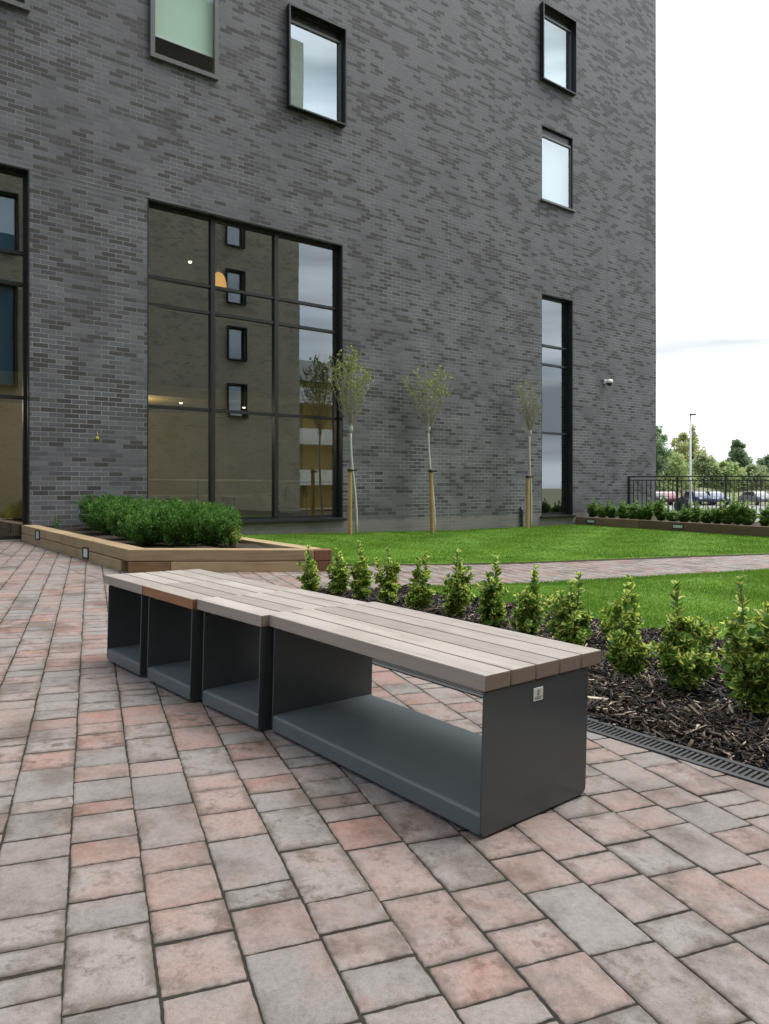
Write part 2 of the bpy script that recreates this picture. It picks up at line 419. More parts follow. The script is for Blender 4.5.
for k, c in (('car_red', (.26, .07, .08)), ('car_blue', (.05, .07, .15)), ('car_sky', (.13, .18, .28)), ('car_dark', (.03, .03, .05)), ('car_silver', (.26, .25, .26))):
    M[k] = plain(k.replace('_', ' ') + ' paint', tuple(x * .55 for x in c), .5, 0, .04, 4)

# ------------------------------------------------------------------ leaves
def leafmesh(P, D, N, L, W, fold=.18):
    P = np.asarray(P); D = np.asarray(D); N = np.asarray(N)
    D = D / (np.linalg.norm(D, axis=1, keepdims=True) + 1e-9)
    S = np.cross(D, N); S /= (np.linalg.norm(S, axis=1, keepdims=True) + 1e-9)
    N = np.cross(S, D)
    L = np.broadcast_to(L, (len(P),))[:, None]; W = np.broadcast_to(W, (len(P),))[:, None]
    v = np.stack([P, P + D * L * .26 + S * W * .44 + N * W * fold, P + D * L * .70 + S * W * .46 + N * W * fold * .8, P + D * L - N * L * .06,
                  P + D * L * .70 - S * W * .46 + N * W * fold * .8, P + D * L * .26 - S * W * .44 + N * W * fold], 1)
    n = len(P); b = (np.arange(n) * 6)[:, None]
    q = np.concatenate([b + np.array([[0, 1, 2, 3]]), b + np.array([[3, 4, 5, 0]])], 1).reshape(-1, 4)
    rnd = np.repeat(rng.random(n), 2)
    edge = np.tile(np.array([0, .95, .95, .55, .95, .95]), n)
    return v.reshape(-1, 3), q, rnd, edge

def unit(v): return v / (np.linalg.norm(v, axis=-1, keepdims=True) + 1e-9)

def add_leaves(name, P, D, N, L, W, mat, parent, fold=.18):
    v, q, rnd, edge = leafmesh(P, D, N, L, W, fold)
    return npmesh(name, v, q, mat, parent, False, {'rnd': rnd}, {'edge': edge})

def shrub(name, h, rad, nshoot, mat, seed, lead=1, leaf=(.032, .017)):
    """upright shoots carrying opposite pairs of leaves; one or two leaders stand above the rest"""
    global rng
    r = np.random.default_rng(seed)
    root = empty(name)
    st = MB(); P = []; D = []; N = []; L = []
    for i in range(nshoot):
        a = r.random() * 6.283; rr = rad * math.sqrt(r.random()) * .85
        hh = h * (1.0 - .13 * i * (.6 + .8 * r.random())) if i < lead else h * (.34 + .50 * r.random()) * (1 - .25 * (rr / rad) ** 2)
        if i < lead: rr *= .8
        top = np.array([rr * math.cos(a), rr * math.sin(a), hh])
        b0 = np.array([.018 * math.cos(a), .018 * math.sin(a), 0.0])
        bow = np.array([math.cos(a), math.sin(a), 0]) * rad * .25
        pts = [b0 * (1 - t) ** 2 + (b0 + bow + np.array([0, 0, hh * .45])) * 2 * t * (1 - t) + top * t * t + r.normal(0, .003, 3) for t in np.linspace(0, 1, 6)]
        st.tube(pts, np.linspace(.005, .0015, 6), 4)
        def along(p0, p1, p2, n0, n1, step, sz):
            ln = np.linalg.norm(p2 - p0); k = max(2, int(ln * (n1 - n0) / step))
            for j in range(k):
                t = n0 + (n1 - n0) * (j + .5) / k
                c = p0 * (1 - t) ** 2 + p1 * 2 * t * (1 - t) + p2 * t * t
                ax = unit((p1 - p0) * 2 * (1 - t) + (p2 - p1) * 2 * t)
                ph = r.random() * 6.28
                for s_ in range(2 if j < k - 1 else 4):
                    an = ph + s_ * (math.pi if j < k - 1 else math.pi / 2)
                    u0 = unit(np.cross(ax, [.3, .8, .1])); v0 = np.cross(ax, u0)
                    o = u0 * math.cos(an) + v0 * math.sin(an)
                    up = .35 + .7 * t + r.normal(0, .15)
                    d = unit(o + ax * up)
                    P.append(c); D.append(d + r.normal(0, .15, 3)); N.append(ax - d * .2 + r.normal(0, .25, 3)); L.append(sz * (.75 + .5 * r.random()) * (1.0 if t < .9 else .72))
        p1 = b0 + bow + np.array([0, 0, hh * .45])
        along(b0, p1, top, .10 if i >= lead else .16, 1.0, .022, leaf[0])
        for s_ in range(int(4 + hh / .06)):                 # side twigs
            t = .12 + .72 * r.random()
            if i < lead and t > .66: continue
            c = b0 * (1 - t) ** 2 + p1 * 2 * t * (1 - t) + top * t * t
            a2 = r.random() * 6.283; ln = .04 + .08 * r.random()
            e = c + np.array([math.cos(a2), math.sin(a2), .9]) * ln * .75
            if math.hypot(e[0], e[1]) > rad * 1.25: continue
            along(c, (c + e) / 2 + np.array([math.cos(a2), math.sin(a2), -.2]) * .012, e, .2, 1.0, .022, leaf[0] * .8)
    st.build('stem', M['stem'], root)
    L = np.array(L)
    add_leaves('foliage', np.array(P), np.array(D), np.array(N), L, L * leaf[1] / leaf[0], mat, root)
    return root

def box_bush(name, h, rad, n, mat, seed, leaf=.026):
    r = np.random.default_rng(seed); root = empty(name)
    st = MB()
    tips = []
    for i in range(90):
        a = r.random() * 6.283; rr = rad * math.sqrt(r.random()) * .95; z = h * (.18 + .82 * r.random() ** .55) * (1 - .10 * (rr / rad) ** 3); rr *= (.80 if z < h * .35 else 1)
        e = np.array([rr * math.cos(a), rr * math.sin(a), z]); m_ = e * np.array([.6, .6, .5])
        st.tube([np.array([0.0, 0, 0]) + r.normal(0, .015, 3) * [1, 1, 0], m_, e], [.005, .003, .0015], 3)
        tips.append((m_, e))
    for i in range(14):                                          # a few sprigs stand above the rest
        a = r.random() * 6.283; rr = rad * math.sqrt(r.random()) * .9
        e = np.array([rr * math.cos(a), rr * math.sin(a), h * (1.0 + .16 * r.random())]); m_ = e * np.array([.9, .9, .72])
        st.tube([e * [.6, .6, .4], m_, e], [.003, .002, .001], 3); tips.append((m_, e))
    P = []; D = []; N = []
    k = n // len(tips)
    for m_, e in tips:
        ax = unit(e - m_)
        t = r.random(k) ** .7
        c = m_ + (e - m_) * t[:, None] * 1.08 + r.normal(0, .030, (k, 3)) * (1.15 - .7 * t[:, None])
        P.append(c); d = ax + r.normal(0, .65, (k, 3)) + [0, 0, .25]; D.append(d); N.append(np.array([0, 0, 1.0]) + r.normal(0, .6, (k, 3)))
    st.build('stem', M['stem'], root)
    P = np.concatenate(P); P[:, 2] = np.maximum(P[:, 2], .02)
    add_leaves('foliage', P, np.concatenate(D), np.concatenate(N), leaf * (.7 + .6 * r.random(len(P))), leaf * .55, mat, root)
    return root

# ------------------------------------------------------------------ building frame: local x along the wall, local y into the building
TH = math.atan2(963.5, F)
U = Vector((math.sin(TH), math.cos(TH), 0)); NRM = Vector((U.y, -U.x, 0))      # NRM points to the camera side
P0 = Vector((-5.241, 11.03, 0))
BM = Matrix.Translation(P0) @ Matrix.Rotation(math.atan2(U.y, U.x), 4, 'Z')
def Wp(px, py, depth=0.0):
    """pixel -> (t, z) on the plane parallel to the wall, depth metres inside it"""
    q = P0 - NRM * depth; k = (px - CX) / F
    t = (k * q.y - q.x) / (U.x - k * U.y)
    Y = q.y + t * U.y
    return t, ZC - (py - HZ) / F * Y
def WL(t, y, z=0.0): return BM @ Vector((t, y, z))
def wall_t(px, depth=0.0): return Wp(px, HZ, depth)[0]

# ================================================================== GROUND
def in_lines(p, lines): return all(a * p[0] + b * p[1] + c > 0 for a, b, c in lines)
def halfplane(p, q):        # keeps the left side of p->q
    dx, dy = q[0] - p[0], q[1] - p[1]; L = math.hypot(dx, dy)
    return (-dy / L, dx / L, (dy * p[0] - dx * p[1]) / L)
def clip(poly, lines):
    for a, b, c in lines:
        out = []
        for i in range(len(poly)):
            p, q = poly[i], poly[(i + 1) % len(poly)]
            dp = a * p[0] + b * p[1] + c; dq = a * q[0] + b * q[1] + c
            if dp >= 0: out.append(p)
            if dp * dq < 0:
                t = dp / (dp - dq); out.append((p[0] + (q[0] - p[0]) * t, p[1] + (q[1] - p[1]) * t))
        poly = out
        if len(poly) < 3: return []
    return poly

e1 = Vector((math.cos(R(131.0)), math.sin(R(131.0)), 0))       # the way the benches, the drain and the bed run
e2 = Vector((math.cos(R(41.0)), math.sin(R(41.0)), 0))
DR0 = Vector((.801, 2.905, 0))                                   # a point on the near edge of the drain
def BD(a, b): p = DR0 + e1 * a + e2 * b; return (p.x, p.y)       # bed frame: a along, b across (0 = near edge of the drain)
DW = .135                                                        # drain width
BEDW = 2.09
pathA = ((.819, 7.03), (4.51, 8.50)); pathB = ((.565, 9.0), (5.69, 10.70))
def lineY(l, X): (x0, y0), (x1, y1) = l; return y0 + (y1 - y0) * (X - x0) / (x1 - x0)
AEND = 4.15                                                      # far end of drain and bed along e1
near_side = halfplane(BD(0, 0), BD(1, 0))                        # left of the drain's near edge
far_side = tuple(-x for x in halfplane(BD(0, 0.0), BD(1, 0.0)))
PAL = [(-5.49, 10.96), (-2.64, 7.46), (-.585, 8.07)]             # planter outline on the paving

def pavers():
    cd = Vector((-.376, .927)).normalized(); cr = Vector((cd.y, -cd.x))     # along a course / to the next course
    V = []; Fc = []; r1 = []; r2 = []; ed = []
    r = random.Random(3)
    CW = .1665; PH = -.048
    lens = [(.084, .14), (.124, .38), (.165, .32), (.245, .16)]
    for ci in range(-62, 62):
        s = -11.0 - r.random() * .3
        x0 = ci * CW + PH
        while s < 20:
            q = r.random(); acc = 0
            for L, w in lens:
                acc += w
                if q <= acc: break
            a0, a1 = s, s + L; s = a1
            j = .0032
            c = cr * (x0 + CW / 2) + cd * ((a0 + a1) / 2)
            if c.y < .3 or c.y > 14 or c.x < -10 or c.x > 9: continue
            if c.y > 2 and abs(c.x) > c.y * .53 + 2.6: continue
            jx = .0022; rect = [cr * (x0 + jx) + cd * (a0 + j), cr * (x0 + CW - jx) + cd * (a0 + j), cr * (x0 + CW - jx) + cd * (a1 - j), cr * (x0 + jx) + cd * (a1 - j)]
            rect = [(p.x + r.gauss(0, .0011), p.y + r.gauss(0, .0011)) for p in rect]
            # zones: the main area this side of the drain; the part past the bed's end; the path
            A = near_side
            fA = BD(AEND, 0)
            zones = [[A], [far_side, halfplane((-20, lineY(pathA, -20)), (20, lineY(pathA, 20)))]]
            # behind the end of the bed
            zones.append([far_side, tuple(-x for x in halfplane((-20, lineY(pathA, -20)), (20, lineY(pathA, 20)))), halfplane(BD(AEND, 0), BD(AEND, 1)) if halfplane(BD(AEND, 0), BD(AEND, 1))[0] * BD(AEND + 1, 0)[0] + halfplane(BD(AEND, 0), BD(AEND, 1))[1] * BD(AEND + 1, 0)[1] + halfplane(BD(AEND, 0), BD(AEND, 1))[2] > 0 else tuple(-x for x in halfplane(BD(AEND, 0), BD(AEND, 1)))])
            # behind the building wall: none
            wl = (NRM.x, NRM.y, -(NRM.x * P0.x + NRM.y * P0.y))
            for zi, zn in enumerate(zones):
                poly = clip(rect, zn + [wl])
                if len(poly) < 3: continue
                cx = sum(p[0] for p in poly) / len(poly); cy = sum(p[1] for p in poly) / len(poly)
                if zi == 1 and cy > lineY(pathB, cx) + .2 and cx > -.6: continue
                ar = abs(sum(poly[i][0] * poly[(i + 1) % len(poly)][1] - poly[(i + 1) % len(poly)][0] * poly[i][1] for i in range(len(poly)))) / 2
                if ar < 3e-4: continue
                near = cy < 5
                # subdivide and wobble the outline (tumbled edges)
                pts = []
                for i in range(len(poly)):
                    p, q_ = poly[i], poly[(i + 1) % len(poly)]
                    L_ = math.hypot(q_[0] - p[0], q_[1] - p[1]); k = max(1, int(L_ / (.014 if cy < 3 else .03 if near else .09)))
                    nx, ny = (q_[1] - p[1]) / (L_ + 1e-9), -(q_[0] - p[0]) / (L_ + 1e-9)
                    for m_ in range(k):
                        t = m_ / k
                        w = r.gauss(0, .0007 if near else .0012) if m_ else -.0014
                        pts.append((p[0] + (q_[0] - p[0]) * t + nx * w, p[1] + (q_[1] - p[1]) * t + ny * w))
                n = len(pts); b = len(V)
                dz = max(-.0009, min(.0014, r.gauss(0, .0007))); tx, ty = r.uniform(-.006, .006), r.uniform(-.006, .006)
                def zz(x, y, o): return g(x) + dz + (x - cx) * tx + (y - cy) * ty + o
                ins = .0040
                for (kk, o, e_) in ((0.0, -.028, 1), (0.0, -.0024, .9), (.45, -.0009, .40), (1.0, 0.0, .30), (5.5, .0, 0)):
                    for x, y in pts:
                        dx, dy = cx - x, cy - y; dl = math.hypot(dx, dy) + 1e-9
                        k2 = min(.4, ins * kk * (1.35 if kk else 0) / dl)
                        V.append((x + dx * k2, y + dy * k2, zz(x, y, o))); ed.append(e_)
                rr1, rr2 = r.random(), r.random()
                for lv in range(4):
                    for i in range(n):
                        Fc.append((b + lv * n + i, b + lv * n + (i + 1) % n, b + (lv + 1) * n + (i + 1) % n, b + (lv + 1) * n + i)); r1.append(rr1); r2.append(rr2)
                Fc.append(tuple(b + 4 * n + i for i in range(n))); r1.append(rr1); r2.append(rr2)
    # make all faces wind upward
    o = mesh('paving', V, Fc, M['paver'], None, False, {'rnd': r1, 'rnd2': r2}, {'edge': ed})
    bm = bmesh.new(); bm.from_mesh(o.data)
    bmesh.ops.recalc_face_normals(bm, faces=bm.faces); bm.to_mesh(o.data); bm.free()
    tag(o, kind='structure')
pavers()

def sheet(name, poly, off, mat, kind='structure', cell=None, bumpf=None, skirt=.05):
    """flat-lying sheet with the outline poly that follows the fall of the ground"""
    bm = bmesh.new()
    vs = [bm.verts.new((x, y, 0)) for x, y in poly]
    f = bm.faces.new(vs); 
    if f.normal.z < 0: f.normal_flip()
    bm.normal_update()
    if cell:
        xs = [p[0] for p in poly]; ys = [p[1] for p in poly]
        x = min(xs) + cell
        while x < max(xs):
            bmesh.ops.bisect_plane(bm, geom=bm.verts[:] + bm.edges[:] + bm.faces[:], plane_co=(x, 0, 0), plane_no=(1, 0, 0)); x += cell
        y = min(ys) + cell
        while y < max(ys):
            bmesh.ops.bisect_plane(bm, geom=bm.verts[:] + bm.edges[:] + bm.faces[:], plane_co=(0, y, 0), plane_no=(0, 1, 0)); y += cell
    border = [e for e in bm.edges if e.is_boundary]
    bv = {v for e in border for v in e.verts}
    for v in bm.verts:
        v.co.z = g(v.co.x) + off + (bumpf(v.co.x, v.co.y, v in bv) if bumpf else 0)
    ex = bmesh.ops.extrude_edge_only(bm, edges=border)
    for v in ex['geom']:
        if isinstance(v, bmesh.types.BMVert): v.co.z -= skirt
    bmesh.ops.recalc_face_normals(bm, faces=bm.faces)
    me = bpy.data.meshes.new(name); bm.to_mesh(me); bm.free(); me.materials.append(mat)
    if sum(p.normal.z * p.area for p in me.polygons) < 0: me.flip_normals()
    o = bpy.data.objects.new(name, me); COL.objects.link(o)
    return tag(o, kind=kind)

# everything beyond the terrace lies about a metre lower
mesh('ground', [(-900, -900, -.94), (900, -900, -.94), (900, 900, -.94), (-900, 900, -.94)], [(0, 1, 2, 3)], M['field'])['kind'] = 'structure'
mesh('car_park', [(6, 24, -.93), (70, 24, -.93), (70, 80, -.93), (6, 80, -.93)], [(0, 1, 2, 3)], M['asphalt'])['kind'] = 'structure'
FX0, FY0 = WL(wall_t(628), 0).x, WL(wall_t(628), 0).y
sheet('terrace_base', [(-13.5, -16), (13.5, -16), (13.5, FY0 + .05), (-13.5, FY0 + .05)], -.0030, M['joint'], cell=1.5, skirt=1.1)

# lawns: a thin turf slab with blades standing in it
RP0 = (4.95, 18.7); RP1 = (7.40, 13.82)                         # foot of the far timber edging
wallA = WL(0, -.02)
def wall_xy(t, s=.02): p = WL(t, -s); return (p.x, p.y)
t_pl = (Vector((-3.71, 12.18, 0)) - P0).dot(U)
rdir = (Vector((RP1[0] - RP0[0], RP1[1] - RP0[1])).normalized())
def rp(k, off=0): return (RP0[0] + rdir.x * k - rdir.y * off, RP0[1] + rdir.y * k + rdir.x * off)
rp_end = rp(8.6)
lawn1 = [(-.62, lineY(pathB, -.62)), (rp_end[0], lineY(pathB, rp_end[0])), rp_end, RP0, wall_xy((Vector(RP0 + (0,)) - P0).dot(U)), wall_xy(t_pl)]
bedfar = BD(0, BEDW)
def bed_x_line(b, y=None): return b
# second lawn lies between the bed and the path
def isect(p, d, l):
    (x0, y0), (x1, y1) = l; ex, ey = x1 - x0, y1 - y0
    det = d[0] * -ey + ex * d[1]
    t = ((x0 - p[0]) * -ey + ex * (y0 - p[1])) / det
    return (p[0] + d[0] * t, p[1] + d[1] * t)
c0 = isect(BD(0, BEDW), (e1.x, e1.y), pathA)
lawn2 = [BD(-3.2, BEDW), (7.5, 1.5), (7.5, lineY(pathA, 7.5)), c0]
def lb(x, y, edge): return (-.012 if edge else 0.0) + .006 * math.sin(x * 3.1 + y) * math.sin(y * 2.3)
sheet('lawn_ground', lawn1, .030, M['turf'], cell=.6, bumpf=lb, skirt=.06)
sheet('lawn_ground', lawn2, .030, M['turf'], cell=.5, bumpf=lb, skirt=.06)

def fringe(p, q, w):
    d = Vector((q[0] - p[0], q[1] - p[1])); L = d.length; d /= L; nn = Vector((-d.y, d.x)); n = int(L / .05)
    V = []; 
    for i in range(n + 1):
        c = Vector(p) + d * (L * i / n); a = w * (.45 + .55 * random.random())
        for o_, z in ((-a, -.001), (-a * .4, .010 + .004 * random.random()), (.05, .016)): x_, y_ = c.x + nn.x * o_, c.y + nn.y * o_; V.append((x_, y_, g(x_) + z))
    o = mesh('lawn_edge', V, [(i * 3 + j, (i + 1) * 3 + j, (i + 1) * 3 + j + 1, i * 3 + j + 1) for i in range(n) for j in range(2)], M['soil'], None, True); o['kind'] = 'structure'
fringe(lawn1[0], lawn1[1], .07)
fringe(lawn2[2], lawn2[3], .05)
def in_poly(X, Y, poly):
    ins = np.zeros(len(X), bool); n = len(poly)
    for i in range(n):
        x0, y0 = poly[i]; x1, y1 = poly[(i + 1) % n]
        c = ((y0 > Y) != (y1 > Y)) & (X < (x1 - x0) * (Y - y0) / (y1 - y0 + 1e-12) + x0)
        ins ^= c
    return ins
def garr(X): return .025 * (.25 - np.minimum(X, 1.5))
def blades(poly, n, name, label, hgt, wid, falloff):
    xs = [p[0] for p in poly]; ys = [p[1] for p in poly]
    X = rng.uniform(min(xs), max(xs), n * 4); Y = rng.uniform(min(ys), max(ys), n * 4)
    k = in_poly(X, Y, poly) & (np.abs(X) < Y * .53 + 3.0); X = X[k]; Y = Y[k]
    keep = rng.random(len(X)) < np.clip((falloff / Y) ** 1.3, .12, 1); X = X[keep][:n]; Y = Y[keep][:n]
    Z = garr(X) + .024
    m = len(X); a = rng.random(m) * 6.283; s = np.clip(Y / falloff, 1, 2.2)
    h = hgt * (.6 + .8 * rng.random(m)); w = wid * s * (.7 + .6 * rng.random(m))
    dx, dy = np.cos(a), np.sin(a); lx, ly = rng.normal(0, .45, (2, m)) * h
    V = np.stack([np.stack([X - dx * w / 2, Y - dy * w / 2, Z], 1), np.stack([X + dx * w / 2, Y + dy * w / 2, Z], 1), np.stack([X + lx, Y + ly, Z + h], 1)], 1).reshape(-1, 3)
    Q = np.arange(m * 3).reshape(-1, 3)
    o = npmesh(name, V, Q, M['grass'], None, False, {'rnd': rng.random(m)})
    return tag(o, label, 'grass', kind='stuff')
blades(lawn1, 200000, 'grass', 'short bright green grass of the lawn along the brick wall', .019, .008, 9.0)
blades(lawn2, 240000, 'grass', 'short bright green grass of the lawn between the bark bed and the path', .020, .005, 5.0)

# bark bed
bed = [BD(-3.2, DW), BD(-3.2, BEDW), (c0[0], c0[1]), isect(BD(AEND, 0), (e2.x, e2.y), pathA), BD(AEND, DW)]
bq = isect(BD(AEND, 0), (e2.x, e2.y), pathA)
if (Vector((bq[0], bq[1], 0)) - DR0).dot(e2) > BEDW: bed = [BD(-3.2, DW), BD(-3.2, BEDW), BD(AEND, BEDW), BD(AEND, DW)]
def mb_(x, y, edge): return (-.03 if edge else .012 * (math.sin(x * 9 + y * 3) + math.sin(y * 11 - x * 4)))
sheet('bed_soil', bed, .0, M['mulch'], cell=.12, bumpf=mb_, skirt=.08)
def chips(n):
    A = rng.uniform(-3.1, AEND, n * 2); B = rng.uniform(DW + .01, BEDW + .03, n * 2)
    X = DR0.x + e1.x * A + e2.x * B; Y = DR0.y + e1.y * A + e2.y * B
    k = (np.abs(X) < Y * .53 + 2.2) & (Y > .2) & in_poly(X, Y, bed); X = X[k][:n]; Y = Y[k][:n]; B = B[k][:n]
    m = len(X)
    L = .005 + .020 * rng.random(m) ** 2.0 + (rng.random(m) < .08) * .055 * rng.random(m); W = L * (.10 + .28 * rng.random(m) ** 2); W = np.clip(W, .0012, .008); T = .0008 + .0018 * rng.random(m)
    a = rng.random(m) * 6.283; pt = rng.normal(0, .35, m); ro = rng.normal(0, .6, m)
    dx = np.stack([np.cos(a) * np.cos(pt), np.sin(a) * np.cos(pt), np.sin(pt)], 1)
    up = np.stack([rng.normal(0, .45, m), rng.normal(0, .45, m), np.ones(m)], 1)
    dy = unit(np.cross(up, dx)); dz = np.cross(dx, dy)
    Z = garr(X) + .008 + .030 * rng.random(m) + .014 * (np.sin(X * 9 + Y * 3) + np.sin(Y * 11 - X * 4)) * np.clip((B - DW) / .25, 0, 1)
    Z = np.where(B < DW + .06, garr(X) + .002 + .012 * rng.random(m), Z)
    C = np.stack([X, Y, Z], 1); V = []
    for (i, j, kx) in ((-1, -1, -1), (1, -1, -1), (1, 1, -1), (-1, 1, -1), (-1, -1, 1), (1, -1, 1), (1, 1, 1), (-1, 1, 1)):
        tp = (.55 + .45 * rng.random(m)) if i > 0 else (.6 + .4 * rng.random(m))
        V.append(C + dx * (i * L * (.9 + .2 * rng.random(m)))[:, None] + dy * (j * W * tp)[:, None] + dz * (kx * T)[:, None])
    V = np.stack(V, 1).reshape(-1, 3)
    fq = np.array([(0, 3, 2, 1), (4, 5, 6, 7), (0, 1, 5, 4), (1, 2, 6, 5), (2, 3, 7, 6), (3, 0, 4, 7)])
    Q = (np.arange(m)[:, None, None] * 8 + fq[None]).reshape(-1, 4)
    o = npmesh('bark_mulch', V, Q, M['chips'], None, False, {'rnd': np.repeat(rng.random(m), 6)})
    tag(o, 'loose dark bark chips with paler splinters covering the shrub bed', 'bark mulch', kind='stuff')
chips(105000)

# drain
dm = Matrix.Translation(DR0) @ Matrix.Rotation(R(131.0), 4, 'Z')
dr = empty('drain_channel', DR0, R(131.0)); dr.rotation_euler = (Matrix.Rotation(.0, 4, 'Y') @ Matrix.Rotation(R(131.0), 4, 'Z')).to_euler()
tag(dr, 'long dark slotted drain along the edge of the bark bed', 'drain')
gr = MB(); ch = MB()
A0, A1 = -2.0, AEND
def dz_(a): return g((DR0 + e1 * a).x)
seg = 40
for i in range(seg):
    a0 = A0 + (A1 - A0) * i / seg; a1 = A0 + (A1 - A0) * (i + 1) / seg
    for y0, y1 in ((-.002, -.026), (-DW + .026, -DW)):
        z0, z1 = dz_(a0), dz_(a1)
        gr.add([(a0, y0, z0 + .004), (a1, y0, z1 + .004), (a1, y1, z1 + .004), (a0, y1, z0 + .004), (a0, y0, z0 - .03), (a1, y0, z1 - .03), (a1, y1, z1 - .03), (a0, y1, z0 - .03)],
               [(0, 1, 2, 3), (0, 4, 5, 1), (2, 6, 7, 3)])
    ch.box(a0, a1, -DW, 0, dz_(a0) - .034, dz_(a0) - .028)
a = A0
while a < A1:
    gr.box(a, a + .0105, -DW + .026, -.026, dz_(a) - .02, dz_(a) + .002); a += .0205
gr.build('grate', plain('cast iron grate', (.028, .029, .031), .55, 0, .3, 60), dr)
ch.build('channel', M['black'], dr)

# ================================================================== BENCHES
def bench(px, py, L, label, newer=False, plate=False, ang=41.0):
    z = g(px)
    Mx = Matrix.Translation((px, py, z)) @ Matrix.Rotation(.025, 4, 'Y') @ Matrix.Rotation(R(ang), 4, 'Z')
    root = empty('bench', M=Mx); tag(root, label, 'bench', 'bench modules set end to end')
    W, n, gap = .555, 5, .0075; sw = (W - gap * (n - 1)) / n
    for i in range(n):
        x0 = i * (sw + gap)
        MB().box(x0, x0 + sw, 0, L, .405, .45).build('seat_slat', M['slat_new'] if (newer and i == 0) else M['slat'], root, bevel=.0035)
    PW = .492; rad = .022
    for y0 in (.004, L - .072):
        poly = [(0.001, .007 + rad)] + [(0.001 + rad - rad * math.cos(t), .007 + rad - rad * math.sin(t)) for t in np.linspace(.2, 1.57, 6)]
        poly += [(PW - rad + rad * math.sin(t), .007 + rad - rad * math.cos(t)) for t in np.linspace(0, 1.57, 7)] + [(PW, .4025), (0.001, .4025)]
        MB().prism(poly, y0, y0 + .006, axis='y').build('end_panel', M['steel'], root, bevel=.0012, seg=1)
    s = MB(); prof = [(.003, .014), (.003, .060)] + [(.003 + .012 - .012 * math.cos(t), .060 + .012 * math.sin(t)) for t in np.linspace(.3, 1.57, 5)]
    prof += [(PW - .014 + .012 * math.sin(t), .060 + .012 * math.cos(t)) for t in np.linspace(0, 1.57, 6)] + [(PW - .002, .014)]
    s.prism(prof, .0105, L - .0725, axis='y'); s.build('shelf', M['steel_sheen'], root)
    for x in (.05, PW - .05):
        for y in (.05, L - .115):
            MB().lathe([(.020, 0), (.020, .006), (.009, .008), (.009, .016)], (x, y, 0), 12).build('foot', M['black'], root)
    for y0, y1 in ((.0112, .04), (L - .105, L - .0735)):
        MB().box(.03, PW - .03, y0, y1, .39, .4035).build('seat_bracket', M['steel'], root)
    if plate:
        p = MB().box(.214, .258, .0015, .0038, .342, .380).build('label_plate', M['plate'], root, bevel=.0006, seg=1)
        q = MB()
        for k in range(20):                       # small round emblem over two short lines of print
            t = k / 20 * 6.283; t2 = (k + 1) / 20 * 6.283; 
            q.add([(.236 + r_ * math.cos(tt), .0012, .3655 + r_ * math.sin(tt)) for r_, tt in ((.0080, t), (.0080, t2), (.0063, t2), (.0063, t))], [(0, 1, 2, 3)])
        q.box(.2348, .2372, .0008, .0012, .360, .371)
        q.box(.219, .253, .0008, .0012, .3525, .3545); q.box(.223, .249, .0008, .0012, .3475, .3492)
        q.build('print', M['ink'], p)
    return root
bench(.262, 1.960, 1.135, 'longest bench module, nearest the camera, with a small pale plate on its graphite end panel', plate=True, ang=40.6)
bench(-.482, 2.772, .50, 'short slatted bench module butted directly against the long one', ang=43.4)
bench(-.836, 3.118, .505, 'short bench module with a newer orange brown front slat', newer=True, ang=42.2)
bench(-1.179, 3.494, .480, 'farthest short bench module at the planter end of the bench row', ang=42.3)

# ================================================================== TIMBER PLANTERS
def sleeper(name, p, q, z0a, z0b, h, w, mat, parent, side=1):
    """a timber lying from p to q (its outer face on the line), thick towards the left of p->q (side=1)"""
    d = Vector((q[0] - p[0], q[1] - p[1], 0)); L = d.length; a = math.atan2(d.y, d.x)
    m = MB(); y0, y1 = (0, w) if side > 0 else (-w, 0)
    m.add([(0, y0, z0a), (L, y0, z0b), (L, y1, z0b), (0, y1, z0a), (0, y0, z0a + h), (L, y0, z0b + h), (L, y1, z0b + h), (0, y1, z0a + h)],
          [(0, 3, 2, 1), (4, 5, 6, 7), (0, 1, 5, 4), (1, 2, 6, 5), (2, 3, 7, 6), (3, 0, 4, 7)])
    o = m.build(name, mat, parent, bevel=.009)
    o.matrix_parent_inverse = parent.matrix_world.inverted() if parent else Matrix()
    o.location = (p[0], p[1], 0); o.rotation_euler = (0, 0, a)
    return o
def wall_light(parent, p, d, z, out, w=.135, h=.10):
    """square lamp let into a timber face; d = direction along the face, out = outward normal"""
    Mx = Matrix(((d.x, out.x, 0, p[0]), (d.y, out.y, 0, p[1]), (0, 0, 1, z), (0, 0, 0, 1)))
    fr = MB()
    fr.box(-w / 2, w / 2, -.02, .012, -h / 2, -h / 2 + .016, Mx); fr.box(-w / 2, w / 2, -.02, .012, h / 2 - .016, h / 2, Mx)
    fr.box(-w / 2, -w / 2 + .02, -.02, .0118, -h / 2 + .016, h / 2 - .016, Mx); fr.box(w / 2 - .02, w / 2, -.02, .0118, -h / 2 + .016, h / 2 - .016, Mx)
    f = fr.build('light', M['black'], parent)
    l = MB().box(-w / 2 + .021, w / 2 - .021, -.015, .006, -h / 2 + .017, h / 2 - .017, Mx).build('lens', M['lens'], f)
    return f
pl = empty('timber_planter'); tag(pl, 'raised bed of pale stacked sleepers in front of the big window, filled with a hedge', 'planter')
A_, B_, C_ = [Vector((x, y, 0)) for x, y in PAL]; D_ = Vector((-3.69, 12.16, 0))
bh = .122
outL = Vector(((B_ - A_).y, -(B_ - A_).x, 0)).normalized()
if outL.dot(Vector((-1, -1, 0))) < 0: outL = -outL
